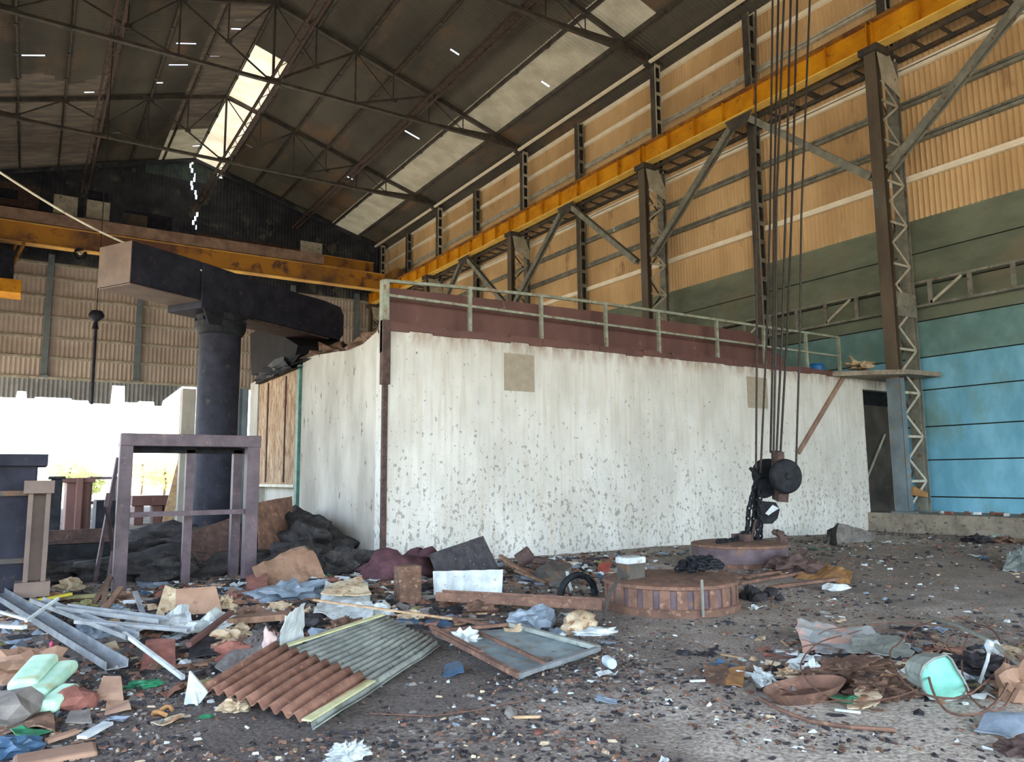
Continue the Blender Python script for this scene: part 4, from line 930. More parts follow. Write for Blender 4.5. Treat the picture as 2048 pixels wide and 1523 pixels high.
m_ = MB(); c = Vector((m2.x+.1, m2.y, m2t)); m_.box((c.x-.12, c.y-.15, c.z-.01), (c.x+.12, c.y+.15, c.z+.12)); m_.build('shackle_lug', M['rust_dark'], t)
rp = [((1512, 935), (1511, -60)), ((1521, 945), (1546, -60)), ((1541, 905), (1558, -60)), ((1547, 905), (1570, -60)), ((1553, 905), (1583, -60)), ((1561, 905), (1596, -60)), ((1592, 935), (1622, -60))]
for k, ((x0, y0), (x1, y1)) in enumerate(rp):
    a = K(x0, y0, .12*((k % 3)-1)); top = D(x1, y1, dh+.1*((k % 3)-1)+.3)
    m_ = MB(); mid = a.lerp(top, .5)+side*(.06*math.sin(k*1.7))
    m_.tube([a, a.lerp(mid, .5)+side*.02, mid, mid.lerp(top, .5), top, top+(top-mid)*((15.8-top.z)/(top.z-mid.z))], .02 if k in (0, 1, 6) else .022, 6)
    m_.build('rope', M['cable'], t)
# trolley beam the ropes hang from, above the picture
_h, _t = K(1550, 905), D(1580, -60, dh+.3); tp = _h+(_t-_h)*((15.8-_h.z)/(_t.z-_h.z))
t = thing('bridge_crane', 'yellow bridge crane above the top of the photo that carries the hoist', 'crane', (8, tp.y, 15.16))
for dy in (-1.0, 1.0): MB().box((-4.2, tp.y+dy-.2, 15.5), (20.4, tp.y+dy+.2, 16.6)).build('girder', M['yellow_far'], t)
for xx in (-4.15, 20.6): MB().box((xx-.2, tp.y-2, 15.17), (xx+.2, tp.y+2, 15.6)).build('end_carriage', M['yellow_far'], t)
m_ = MB(); m_.box((tp.x-1.2, tp.y-.75, 15.8), (tp.x+1.2, tp.y+.75, 16.9)); m_.box((tp.x-1.3, tp.y-1.2, 16.62), (tp.x+1.3, tp.y+1.2, 16.9))
solo('hoist_trolley', m_, M['yellow_far'], 'yellow hoist trolley above the top of the photo, holding the ropes', 'trolley')

# ------------------------------------------------------------------ large pieces of rubble
def V(x, y, z): return Vector((x, y, z))
def lift(p, z): return Vector((p.x, p.y, p.z+z))
# corrugated sheets in front
t = thing('corrugated_sheet', 'rusty brown corrugated sheet lying in front, lapped over a grey one', 'sheet', tuple(GG(560, 1400)))
def corr_piece(cs_, n, mt, nm, parent, amp=.022, nv=6, h=.0):
    a, b, c, d = (Vector(x) for x in cs_); m_ = MB(); nu = n*6
    for j in range(nv+1):
        for i in range(nu+1):
            u, v = i/nu, j/nv; p = (a*(1-u)+b*u)*(1-v)+(d*(1-u)+c*u)*v
            m_.v.append((p.x, p.y, p.z+amp*math.sin(2*math.pi*n*u)+.02*noise.noise(p*1.5)))
    m_.f = [(j*(nu+1)+i, j*(nu+1)+i+1, (j+1)*(nu+1)+i+1, (j+1)*(nu+1)+i) for j in range(nv) for i in range(nu)]; m_.mi = [0]*len(m_.f)
    return m_.build(nm, mt, parent, solid=.004, smooth=True)
A = [lift(GG(398, 1404), .10), lift(GG(606, 1462), .07), lift(GG(738, 1388), .13), lift(GG(548, 1322), .16)]
corr_piece(A, 9, Q['rustsheet'], 'sheet_body', t)
t = thing('corrugated_sheet', 'grey green corrugated sheet lying in front, under the rusty one', 'sheet', tuple(GG(740, 1360)))
B = [lift(GG(520, 1345), .09), lift(GG(628, 1466), .03), lift(GG(880, 1303), .06), lift(GG(768, 1258), .14)]
corr_piece(B, 13, Q['galv'], 'sheet_body', t)
for p0, p1, z0, z1 in (((530, 1336), (765, 1262), .13, .17), ((612, 1466), (742, 1388), .08, .10)):
    m_ = MB(); m_.bar(lift(GG(*p0), z0), lift(GG(*p1), z1), .07, .012); m_.build('edge_flashing', Q['edge'], t)
# door or window frame with grey sheet
t = thing('frame_panel', 'flat metal door frame with torn grey sheet lying on the dirt', 'frame', tuple(GG(1030, 1315)))
F0, F1, F2, F3 = lift(GG(868, 1280), .09), lift(GG(1038, 1363), .05), lift(GG(1198, 1310), .06), lift(GG(1020, 1268), .10)
def fb(a, b, w, h, nm, mt): m_ = MB(); m_.bar(a, b, w, h); m_.build(nm, mt, t)
fb(F0, F1, .05, .04, 'rusty_rail', M['rust']); fb(F0+V(.03, .12, .02), F1.lerp(F0, .35)+V(.03, .12, .02), .04, .03, 'rusty_rail', M['rust'])
fb(F1, F2, .045, .035, 'pale_rail', Q['alu']); fb(F2, F3, .05, .04, 'back_rail', Q['galv']); fb(F3, F0, .04, .03, 'end_rail', M['rust'])
fb(F0.lerp(F3, .45), F1.lerp(F2, .35), .03, .03, 'middle_rail', M['rust'])
m_ = MB(); n = 10
for j in range(n+1):
    for i in range(n+1):
        u, v = i/n, j/n; p = (F0*(1-u)+F1*u)*(1-v)+(F3*(1-u)+F2*u)*v; m_.v.append((p.x, p.y, p.z-.03+.02*noise.noise(p*4)))
m_.f = [(j*(n+1)+i, j*(n+1)+i+1, (j+1)*(n+1)+i+1, (j+1)*(n+1)+i) for j in range(n) for i in range(n)]; m_.mi = [0]*len(m_.f)
m_.build('torn_sheet', mat('grey blue membrane', (136, 152, 154), (108, 124, 128), scale=4, rough=.55, c3=(120, 108, 92), s3=7), t, solid=.004)

def S(name, mt, c4, lab, cat, hs_=(0, 0, 0, 0), **k):        # sheet with ground corners at pixels, lifted by hs_
    return sheet(name, Q.get(mt) or M[mt], [lift(GG(*p), h) for p, h in zip(c4, hs_)], lab, cat, **k)
def ST(name, mt, foot, head, lab, cat, back=.25, **k):       # standing sheet: two feet on the ground, two heads above them
    a, b = GG(*foot[0]), GG(*foot[1])
    return sheet(name, Q.get(mt) or M[mt], [a, b, D(head[1][0], head[1][1], depth(b)+back), D(head[0][0], head[0][1], depth(a)+back)], lab, cat, **k)
ST('ribbed_sheet', 'white', ((868, 1195), (1003, 1205)), ((866, 1142), (1006, 1138)), 'bluish white ribbed panel leaning in the middle of the rubble', 'panel', .15, crumple=.012, corr_n=4, corr_a=.012, nv=4)
ST('dark_board', 'speck', ((876, 1168), (1006, 1150)), ((858, 1108), (966, 1071)), 'dark speckled board leaning behind the white panel, peaked top', 'board', .3, crumple=.015)
ST('cardboard_sheet', 'card', ((518, 1182), (662, 1160)), ((504, 1134), (610, 1089)), 'large tan cardboard sheet leaning right of the portal frame', 'cardboard', .5, crumple=.05, thick=.012)
S('red_board', 'brick', ((500, 1208), (538, 1210), (532, 1172), (490, 1176)), 'orange red scrap board at the foot of the tan cardboard', 'board', (0, 0, .18, .16), crumple=.02)
channel('steel_channel', M['rust'], lift(GG(878, 1218), .12), lift(GG(1208, 1238), .12), .2, .1, 'long rusty steel channel lying left of the nearer magnet', 'channel')
blob('cloth_heap', Q['wine'], GG(795, 1152), (.52, .3, .24), 'wine red cloth heap against the white wall corner', 'cloth', 3, .5, 1.8, 3, True)
blob('cloth_heap', Q['wine'], GG(846, 1148), (.26, .24, .27), 'wine red bundle right of the red cloth heap', 'cloth', 13, .5, 1.8, 3, True)
m_ = MB(); a = GG(815, 1205); m_.bar(a, lift(a, .46), .3, .2, (0, 1, 0)); solo('rusty_block', m_, Q['brown'], 'brown rusty block standing under the red cloth', 'block', bevel=.02)
for i, (p0, p1, h0, h1, w) in enumerate(((( 1000, 1110), (1058, 1160), .38, .05, .07), ((1008, 1120), (1075, 1165), .28, .04, .05), ((1012, 1128), (1082, 1160), .2, .08, .06), ((1030, 1140), (1090, 1172), .1, .03, .05))):
    bar1('wood_splinter', Q['wood'], lift(GG(*p0), h0) if h0 < .1 else D(p0[0], p0[1], depth(GG(p1[0], p1[1]))+.4), lift(GG(*p1), h1+.03), w, .035, 'orange brown split timber behind the white panel, %s' % ['uppermost', 'second', 'third', 'lowest'][i], 'timber', group='split timbers')
dq = depth(GG(1060, 1150))
m_ = MB(); m_.cyl(D(1037, 1122, dq), D(1062, 1104, dq), .12, 14); m_.tube([D(1058, 1118, dq), D(1090, 1122, dq), D(1140, 1134, dq)], .06, 8); solo('pipe_elbow', m_, M['rust_dark'], 'dark rusty pipe stub with a bar behind the split timbers', 'pipe')
blob('grey_housing', M['steel_dark'], GG(1105, 1165), (.3, .25, .22), 'dull grey machine housing left of the nearer magnet', 'housing', 6, .3, 1.2, 2)
S('pale_slab', 'grey', ((1098, 1172), (1135, 1180), (1140, 1150), (1108, 1152)), 'pale grey broken tile propped in the rubble before the white wall', 'tile', (.02, .02, .2, .2), crumple=.01, thick=.03)
m_ = MB(); dz = depth(GG(1145, 1180)); m_.tube([D(1134, 1142, dz), D(1138, 1165, dz), D(1146, 1188, dz)], .025, 8); solo('white_pipe', m_, Q['white'], 'short white pipe standing up left of the nearer magnet', 'pipe')
m_ = MB(); c = GG(1165, 1200); m_.tube([c+V(.28*math.cos(a), .1, .05+.26*abs(math.sin(a))) for a in [i*math.pi/10 for i in range(11)]], .045, 8); solo('rubber_tyre_piece', m_, M['black'], 'black arch of rubber tyre left of the nearer magnet', 'tyre')
S('red_scrap', 'red', ((1195, 1152), (1222, 1150), (1220, 1128), (1196, 1132)), 'small bright red scrap behind the terminal box', 'scrap', (.02, .02, .06, .05), crumple=.03, nu=4, nv=4)
blob('plastic_bag', Q['greyp'], GG(1060, 1255), (.26, .17, .15), 'blue grey crumpled plastic container before the steel channel', 'container', 11, .45, 2.0, 3)
blob('fibre_sack', Q['cream'], GG(1160, 1262), (.27, .15, .13), 'cream crumpled sack lying near the left of the nearer magnet', 'sack', 21, .35, 1.8, 3, True, .5)
blob('fibre_sack', Q['white'], GG(1195, 1268), (.2, .08, .05), 'torn white end of the cream sack by the magnet', 'sack', 25, .5, 2.4, 3, True, -.4)
blob('foam_chunk', Q['cream'], GG(1030, 1272), (.12, .08, .09), 'crumbly cream foam chunk before the blue grey container', 'foam', 31, .6, 3, 2)
blob('crumpled_paper', Q['white'], GG(930, 1290), (.14, .1, .09), 'crumpled white and black paper behind the flat door frame', 'paper', 17, .7, 3, 3)
t = thing('plastic_bottle', 'small clear plastic bottle lying right of the flat door frame', 'bottle', tuple(GG(1225, 1338)))
p = lift(GG(1225, 1340), .05); q = p+V(.06, .17, .0); m_ = MB(); m_.lathe(p, [(.01, 0), (.04, .0), (.046, .02), (.046, .13), (.04, .15), (.018, .18)], 20, (q-p)); m_.build('bottle_body', Q['bottle'], t)
MB().lathe(p+(q-p).normalized()*.18, [(.02, 0), (.02, .025), (.01, .026)], 14, (q-p)).build('cap', Q['white'], t)
# white upright sheet and its neighbours
ST('plastic_sheet', 'white', ((552, 1322), (606, 1300)), ((572, 1232), (610, 1204)), 'tall curled white plastic sheet standing in the left rubble', 'sheet', .1, crumple=.03, nu=8, nv=12, ragged=.04)
blob('pink_bag', Q['pinkc'], GG(538, 1320), (.06, .08, .18), 'pink and white soft bag left of the curled white sheet', 'bag', 5, .4, 2, 3, True)
S('grey_board', 'grey', ((450, 1352), (545, 1322), (520, 1290), (430, 1345)), 'grey green flat board behind the rusty corrugated sheet', 'board', (.05, .08, .16, .06), crumple=.02, thick=.015)
for i, c in enumerate(((455, 1290, .17), (478, 1268, .14), (505, 1300, .15), (470, 1318, .16), (440, 1305, .12))):
    blob('card_scrap', Q[['cream', 'cream', 'brown', 'brick', 'rustsheet'][i] if i != 4 else 'card'], GG(c[0], c[1]), (c[2], c[2]*.6, c[2]*.55), ['cream torn card, topmost of the heap left of the curled sheet', 'cream torn card at the back of the heap by the curled sheet', 'brown lump between card and curled sheet', 'reddish broken tile under the cream card', 'tan scrap at the left foot of the cream card heap'][i], 'scrap', 40+i, .6, 2.5, 3, yaw=i)
S('ragged_cloth', 'white', ((625, 1240), (748, 1245), (735, 1190), (650, 1195)), 'dirty white torn sheet lying behind the curled white one', 'cloth', (.05, .06, .18, .16), crumple=.09, nu=18, nv=12, fq=2.5)
S('white_board', 'cream', ((640, 1222), (742, 1228), (722, 1200), (668, 1205)), 'cream curved board resting on the torn white sheet', 'board', (.2, .22, .3, .24), crumple=.02, thick=.015)
bar1('thin_lath', Q['woodp'], lift(GG(626, 1236), .2), lift(GG(905, 1256), .1), .03, .02, 'long thin pale lath crossing the rubble behind the corrugated sheet', 'lath')
bar1('thin_lath', M['rust'], lift(GG(905, 1250), .08), lift(GG(1095, 1282), .05), .05, .03, 'flat rusty bar running right behind the door frame', 'bar')
bar1('plank', Q['wood'], lift(GG(460, 1258), .1), lift(GG(575, 1262), .16), .22, .06, 'broken brown plank left of the torn white sheet', 'plank')
blob('glass_bag', Q['greyp'], GG(580, 1196), (.42, .22, .14), 'heap of glassy grey plastic at the foot of the tan cardboard', 'plastic heap', 71, .6, 3, 3)
S('blue_scrap', 'blue', ((702, 1198), (738, 1196), (736, 1178), (704, 1180)), 'small blue board behind the torn white sheet', 'board', (.0, .0, .12, .12), crumple=.02, nu=4, nv=4)
S('blue_scrap', 'blue', ((885, 1355), (928, 1350), (918, 1335), (890, 1338)), 'small blue plastic scrap right of the grey corrugated sheet', 'scrap', (.01, .01, .03, .03), crumple=.03, nu=6, nv=4)
# carton
t = thing('carton', 'brown patterned carton with cream flap, open side down, left of centre', 'carton', tuple(GG(385, 1248)))
a, b = GG(350, 1232), GG(448, 1235); c = D(432, 1172, depth(b)+.35); d = D(352, 1178, depth(a)+.3)
def quad(vs, nm, mt, th=.01): m_ = MB(); m_.add(vs, [(0, 1, 2, 3)]); m_.build(nm, mt, t, solid=th)
quad([a, b, c, d], 'carton_side', Q['card']); quad([a, d, D(330, 1170, depth(a)+.3), GG(306, 1240)], 'flap', Q['cream'])
quad([d, c, c+V(.1, .5, -.35), d+V(.1, .5, -.35)], 'carton_top', Q['card']); quad([a, GG(375, 1266), GG(408, 1262), a.lerp(b, .6)], 'flap', Q['card'])
blob('crumpled_paper', Q['white'], GG(430, 1262), (.36, .14, .12), 'white crumpled sheet in front of the brown carton', 'paper', 55, .7, 2.4, 3, yaw=.6)
blob('crumpled_paper', Q['cream'], GG(448, 1220), (.1, .1, .1), 'small cream crumpled paper at the right of the carton', 'paper', 57, .7, 2.4, 3)
# profiles and bars, lower left
channel('metal_profile', Q['alu'], lift(GG(-30, 1222), .28), lift(GG(232, 1362), .10), .16, .06, 'wide grey metal profile slanting down from the left edge', 'profile')
channel('metal_profile', Q['alu'], lift(GG(120, 1262), .22), lift(GG(326, 1284), .2), .14, .04, 'grey metal profile lying level behind the wide slanting one', 'profile')
channel('metal_profile', Q['alu'], lift(GG(70, 1250), .24), lift(GG(262, 1318), .18), .12, .04, 'grey metal profile fanning out from the middle of the slanting one', 'profile')
channel('metal_profile', Q['alu'], lift(GG(150, 1290), .22), lift(GG(376, 1300), .17), .07, .03, 'pale narrow profile pointing right above the green plastic', 'profile')
bar1('white_bar', Q['white'], lift(GG(245, 1312), .2), lift(GG(366, 1368), .05), .03, .03, 'thin white bar slanting down right of the metal profiles', 'bar')
bar1('white_bar', Q['white'], lift(GG(48, 1298), .26), lift(GG(112, 1258), .3), .025, .025, 'short white bar crossing over the slanting profile', 'bar')
bar1('white_bar', Q['white'], lift(GG(-10, 1276), .26), lift(GG(56, 1290), .24), .03, .02, 'upper of two white bars at the left edge', 'bar')
bar1('white_bar', Q['white'], lift(GG(-10, 1300), .22), lift(GG(46, 1304), .22), .05, .03, 'lower of two white bars at the left edge', 'bar')
bar1('metal_lath', Q['alu'], GG(288, 1232), D(270, 1182, depth(GG(288, 1232))+.2), .05, .02, 'grey slat standing up behind the metal profiles', 'batten')
S('torn_board', 'white', ((225, 1282), (385, 1282), (375, 1240), (240, 1262)), 'white torn board edge behind the metal profiles', 'board', (.1, .1, .16, .12), crumple=.05, nu=18, nv=6, ragged=.03, fq=5)
bar1('yellow_strip', Q['yellow'], lift(GG(38, 1232), .14), lift(GG(140, 1214), .16), .07, .03, 'bright yellow strip in the left rubble', 'strip')
bar1('olive_strip', Q['olive'], lift(GG(130, 1214), .12), lift(GG(205, 1206), .1), .08, .04, 'olive strip continuing right of the yellow one', 'strip')
blob('plastic_bag', Q['white'], GG(30, 1212), (.32, .2, .16), 'torn white plastic bag at the left edge above the profiles', 'bag', 61, .6, 2.2, 3)
blob('plastic_bag', Q['greyp'], GG(185, 1262), (.14, .14, .13), 'grey crumpled bag right of the yellow strip', 'bag', 63, .6, 2.2, 3)
blob('foam_chunk', Q['cream'], GG(140, 1178), (.16, .12, .1), 'cream foam lump between tank and portal frame', 'foam', 65, .6, 2.2, 3)
for i, (x0, y0, x1, y1) in enumerate(((165, 1250, 222, 1180), (178, 1262, 240, 1215), (200, 1255, 212, 1195))):
    bar1('wood_splinter', Q['wood'], lift(GG(x0, y0), .04), lift(GG(x1, y1), .22), .06, .03, 'brown splintered stick beside the left leg of the portal frame, %s' % ['leftmost', 'lowest', 'upright'][i], 'timber')
# mint cushions
for i, (p0, p1, w, lb) in enumerate((((40, 1412), (88, 1362), .2, 'mint green padded slab at the lower left edge, upper one'), ((66, 1420), (134, 1362), .17, 'mint green padded slab, middle one with holes'), ((88, 1432), (142, 1398), .15, 'mint green padded slab, lowest one'))):
    a, b = lift(GG(*p0), .13-.04*i), lift(GG(*p1), .17-.045*i); m_ = MB(); m_.bar(a, b, w, .1); o = solo('foam_pad', m_, Q['mint'], lb, 'foam pad', 'mint foam pads')
    md = o.modifiers.new('round', 'BEVEL'); md.width = .045; md.segments = 4; md = o.modifiers.new('sub', 'SUBSURF'); md.levels = 2; md.render_levels = 2
blob('brown_rag', Q['card'], GG(50, 1352), (.3, .22, .14), 'brown rag under the metal profiles at the left edge', 'rag', 85, .5, 2, 3)
blob('stone', Q['grey'], GG(14, 1440), (.2, .2, .14), 'grey stone at the left edge below the mint pads', 'stone', 87, .3, 1.4, 2)
blob('bottle_cap', Q['pinkp'], lift(GG(101, 1316), .1), (.025, .03, .04), 'small magenta plastic scrap above the mint pads', 'scrap', 88, .3, 2, 1)
for i, (x, y, s_, lb) in enumerate(((288, 1372, .12, 'green plastic leaf strip under the white bar'), (412, 1434, .05, 'small bright green scrap below the white triangle'), (228, 1262, .07, 'green plastic scrap behind the metal profiles'))):
    blob('green_plastic', Q['green'], GG(x, y), (s_, s_*.5, s_*.25), lb, 'plastic scrap', 90+i, .6, 4, 3)
ST('white_triangle', 'white', ((368, 1408), (396, 1410)), ((378, 1342), (384, 1346)), 'white triangular board standing at the tip of the rusty corrugated sheet', 'board', .02, crumple=.006, nu=4, nv=4)
m_ = MB(); m_.prism([GG(368, 1410), GG(398, 1408), D(416, 1384, depth(GG(398, 1408))), D(379, 1341, depth(GG(368, 1410)))], (.01, .02, 0)); solo('white_triangle', m_, Q['white'], 'white three cornered board face beside the corrugated sheet tip', 'board')
m_ = MB(); a = GG(115, 1516); m_.box((a.x-.22, a.y-.12, a.z-.05), (a.x+.2, a.y+.1, a.z+.04)); solo('concrete_lump', m_, Q['card'], 'flat pinkish brick slab at the bottom left edge', 'brick', bevel=.02)
blob('rubber_lump', Q['blue'], GG(10, 1512), (.14, .1, .07), 'dark blue crumpled bag in the bottom left corner', 'bag', 95, .6, 2.5, 3)
bar1('white_strip', Q['white'], lift(GG(163, 1484), .03), lift(GG(216, 1458), .04), .07, .02, 'white strip at lower left pointing up right', 'strip')
bar1('tan_strip', Q['card'], lift(GG(92, 1492), .03), lift(GG(155, 1474), .04), .06, .02, 'tan strip left of the white strip at lower left', 'strip')
S('grey_board', 'grey', ((130, 1450), (185, 1448), (180, 1430), (140, 1434)), 'small grey broken tile at lower left', 'tile', (.02, .02, .05, .04), crumple=.02, thick=.015, nu=4, nv=4)
m_ = MB(); c = GG(325, 1432); m_.tube([c+V(.06*math.cos(a), .06*math.sin(a), .03+.02*math.sin(a*2)) for a in [i*.5 for i in range(11)]], .014, 6); solo('orange_peel', m_, Q['ochre'], 'curled orange peel in the dirt at lower left', 'peel')
blob('white_fluff', Q['white'], GG(696, 1516), (.11, .08, .05), 'white fluffy tuft at the bottom edge below the corrugated sheets', 'tuft', 97, .5, 6, 4)
blob('brown_lump', Q['brick'], GG(148, 1412), (.16, .12, .09), 'brown brick lump right of the mint pads', 'brick', 98, .3, 1.5, 2)
S('red_board', 'card', ((190, 1404), (248, 1406), (240, 1385), (205, 1382)), 'tan broken tile below the wide metal profile', 'tile', (.02, .02, .1, .1), crumple=.02, thick=.015, nu=4, nv=4)

bar1('wooden_batten', Q['white'], lift(GG(112, 1110), .03), lift(GG(196, 1106), .04), .1, .03, 'long pale slat on the dark ground left of the portal frame', 'batten')
bar1('wooden_batten', Q['white'], lift(GG(250, 1110), .12), lift(GG(296, 1106), .14), .1, .03, 'pale slat on the dark ground inside the portal frame', 'batten')
S('white_rag', 'white', ((290, 1152), (316, 1154), (312, 1144), (288, 1134)), 'white bent scrap on the soil inside the portal frame', 'scrap', (.02, .02, .04, .16), crumple=.04, nu=5, nv=5)
S('blue_grey_scrap', 'greyp', ((280, 1178), (312, 1176), (298, 1162), (272, 1166)), 'blue grey flat scrap in front of the portal frame', 'scrap', (.02, .02, .06, .06), crumple=.03, nu=5, nv=4)
bar1('maroon_bar', M['maroon'], lift(GG(376, 1312), .1), lift(GG(462, 1262), .2), .05, .04, 'maroon bar slanting up behind the cream card heap', 'bar')
S('dark_board', 'dark', ((375, 1330), (450, 1320), (440, 1285), (385, 1290)), 'dark maroon board under the slanting maroon bar', 'board', (.04, .04, .1, .1), crumple=.03)
S('red_board', 'brick', ((282, 1338), (352, 1335), (348, 1310), (290, 1308)), 'dull red board under the pale narrow profile', 'board', (.03, .03, .12, .12), crumple=.02)
S('brown_board', 'brown', ((0, 1470), (110, 1468), (100, 1430), (0, 1432)), 'dark brown board at the lower left edge below the mint pads', 'board', (.02, .02, .05, .05), crumple=.04)
S('brown_board', 'card', ((210, 1430), (262, 1428), (255, 1412), (214, 1412)), 'tan flat scrap below the green plastic leaf', 'scrap', (.02, .02, .05, .05), crumple=.03, nu=6, nv=4)
blob('cloth_scrap', Q['cream'], GG(470, 1420), (.1, .07, .05), 'cream crumpled scrap at the foot of the rusty corrugated sheet', 'scrap', 301, .6, 3, 3)
for i, (x, y, mt_, s_, lb) in enumerate(((612, 1262, 'dark', .2, 'black crumpled rag right of the curled white sheet'), (650, 1285, 'greyp', .16, 'grey crumpled plastic behind the corrugated sheets'), (690, 1262, 'brown', .18, 'brown crumpled rag behind the corrugated sheets'),
        (560, 1218, 'cream', .12, 'cream crumpled scrap behind the curled white sheet'), (760, 1232, 'white', .16, 'white crumpled bag left of the steel channel'), (820, 1240, 'cream', .14, 'cream crumpled scrap under the steel channel'),
        (690, 1150, 'soil', .5, 'dark earth heap at the chamber corner'), (960, 1225, 'brown', .2, 'brown crumpled lump under the steel channel'), (1010, 1262, 'dark', .14, 'black lump before the steel channel'),
        (225, 1225, 'greyp', .12, 'grey plastic lump before the left frame leg'), (255, 1205, 'brown', .16, 'brown lump before the portal frame'), (320, 1215, 'dark', .14, 'black lump left of the carton flap'),
        (100, 1205, 'card', .18, 'tan rag behind the yellow strip'), (165, 1225, 'olive', .16, 'olive rag right of the yellow strip'), (500, 1240, 'brown', .2, 'brown rag behind the broken plank'), (520, 1345, 'grey', .12, 'grey stone left of the rusty sheet edge'))):
    blob('rubble_lump', Q[mt_], GG(x, y), (s_, s_*.7, s_*.5), lb, 'rubble', 310+i, .55, 2.6, 3)

# ------------------------------------------------------------------ far right group
blob('rusty_crumple', M['rust_dark'], GG(1592, 1143), (.5, .25, .2), 'crumpled rusty sheet metal right of the far magnet', 'scrap metal', 101, .5, 2, 3)
S('ochre_sheet', 'ochre', ((1590, 1156), (1700, 1168), (1705, 1148), (1640, 1135)), 'flat ochre sheet on the dirt right of the far magnet', 'sheet', (.02, .02, .06, .08), crumple=.05, nu=14, nv=8)
ST('tarpaulin', 'grey', ((1650, 1090), (1750, 1082)), ((1676, 1044), (1752, 1066)), 'folded grey brown tarpaulin peaked against the white wall', 'tarpaulin', .4, crumple=.06, nu=12, nv=8)
ST('tarpaulin', 'dark', ((1648, 1086), (1672, 1092)), ((1655, 1060), (1676, 1044)), 'dark left fold of the tarpaulin by the white wall', 'tarpaulin', .1, crumple=.03)
blob('foam_chunk', Q['white'], GG(1672, 1180), (.2, .1, .07), 'white foam lump below the ochre sheet', 'foam', 104, .5, 3, 2)
for i, (x0, y0, x1, y1) in enumerate(((1480, 1170, 1600, 1150), (1470, 1160, 1560, 1148), (1540, 1178, 1680, 1162), (1440, 1146, 1500, 1160))):
    bar1('rusty_bar', M['rust'], lift(GG(x0, y0), .03), lift(GG(x1, y1), .04), .07, .04, 'rusty bar on the ground between the two magnets, %s' % ['longest', 'hindmost', 'rightmost', 'leftmost'][i], 'bar')
for i, (x, y, s_) in enumerate(((1492, 1196, .1), (1515, 1200, .13), (1540, 1192, .11), (1500, 1182, .09), (1560, 1200, .07))):
    blob('slag_lump', Q['dark'], GG(x, y), (s_, s_*.8, s_*.7), 'black slag lump right of the nearer magnet, %s' % ['leftmost', 'largest', 'third', 'hindmost', 'rightmost'][i], 'slag', 110+i, .5, 2, 2)
S('grey_sheet', 'galv', ((2005, 1142), (2060, 1145), (2058, 1112), (2022, 1116)), 'grey curled sheet at the right edge', 'sheet', (.02, .02, .2, .16), crumple=.05)
for i, (x, y) in enumerate(((1955, 1084), (1985, 1082), (2015, 1086))):
    blob('rubble_lump', Q[['dark', 'galv', 'brown'][i]], GG(x, y), (.32, .25, .1), 'low %s rubble lump at the foot of the right plinth' % ['dark', 'pale', 'brown'][i], 'rubble', 120+i, .6, 2.5, 3)
bricks = []
rr = random.Random(77)
for i in range(14):
    y = 11.2-.62*i*.45-rr.uniform(0, .1); x = 20.5+rr.uniform(0, .8); m_ = MB(); yw = rr.uniform(0, 3)
    d_ = Vector((math.cos(yw), math.sin(yw), 0))*.11; m_.bar(V(x, y, .54)-d_, V(x, y, .54)+d_, .1, .075)
    solo('brick_bat', m_, Q['brick'] if i % 3 else Q['white'], 'broken brick among those on the plinth under the blue wall' if i % 3 else 'whitewashed brick among those on the plinth under the blue wall', 'brick', 'bricks on the plinth' if i % 3 else 'whitewashed bricks on the plinth', bevel=.008)
m_ = MB(); m_.prism([GY(1826, 990, 11.75), GY(1856, 994, 11.75), GY(1856, 985, 11.75), GY(1828, 972, 11.75)], (0, .06, 0)); solo('orange_board', m_, Q['ochre'], 'orange scrap board inside the foot of the near column', 'board')
blob('rag_pile', Q['cream'], V(*GY(1718, 737, 12.7)), (.38, .2, .14), 'pale rags and bent sticks on the platform beside the near column', 'rag pile', 131, .8, 2.6, 3)
m_ = MB(); p = GY(1700, 712, 12.7); m_.tube([p, GY(1712, 728, 12.7), GY(1722, 735, 12.7)], .035); m_.tube([GY(1712, 730, 12.7), GY(1735, 724, 12.6), GY(1752, 725, 12.6)], .025); solo('bent_stick', m_, Q['woodp'], 'forked pale stick poking from the rags on the platform', 'stick')

# ------------------------------------------------------------------ right pile
S('torn_sheeting', 'peeled', ((1602, 1308), (1762, 1318), (1748, 1276), (1592, 1264)), 'pale grey peeled panel with pink paint at the back of the right pile', 'panel', (.03, .03, .09, .12), crumple=.03, nu=14, nv=8, ragged=.03)
S('torn_sheeting', 'galv', ((1688, 1318), (1830, 1322), (1800, 1290), (1720, 1288)), 'ragged grey panel right of the pink painted one', 'panel', (.05, .05, .09, .1), crumple=.03, nu=14, nv=8, ragged=.06)
# rusty wire loops
def loop(cx, cy, rx, ry, a0, a1, z0, lab, r=.008, seed=0, turns=1):
    c = GG(cx, cy); e = GG(cx+rx, cy); f = GG(cx, cy-ry); ux, uy = e-c, f-c; pts = []
    n = int(abs(a1-a0)/.15)*turns+2
    for i in range(n):
        a = a0+(a1-a0)*turns*i/(n-1); p = c+ux*math.cos(a)+uy*math.sin(a)
        p.z = gh(p.x, p.y)+z0+.05*noise.noise(Vector((a*1.3, seed, 0)))+.02; p += V(.02*noise.noise(Vector((a, seed, 3))), .02*noise.noise(Vector((a, seed, 7))), 0); pts.append(p)
    m_ = MB(); m_.tube(pts, r*.62, 5); return solo('rusty_wire', m_, Q['wire'], lab, 'wire', 'rusty wires of the right pile')
loop(1650, 1345, 110, 45, .5, 5.9, .03, 'rusty wire hoop round the left part of the right pile')
loop(1760, 1330, 150, 55, 0, 6.28, .06, 'wide rusty wire hoop through the middle of the right pile', .01, 3)
loop(1900, 1330, 110, 70, .2, 6.1, .10, 'rusty wire hoop round the mint bucket', .012, 5)
loop(1940, 1360, 80, 60, 2, 7, .12, 'thick rusty wire bending under the mint bucket', .014, 8)
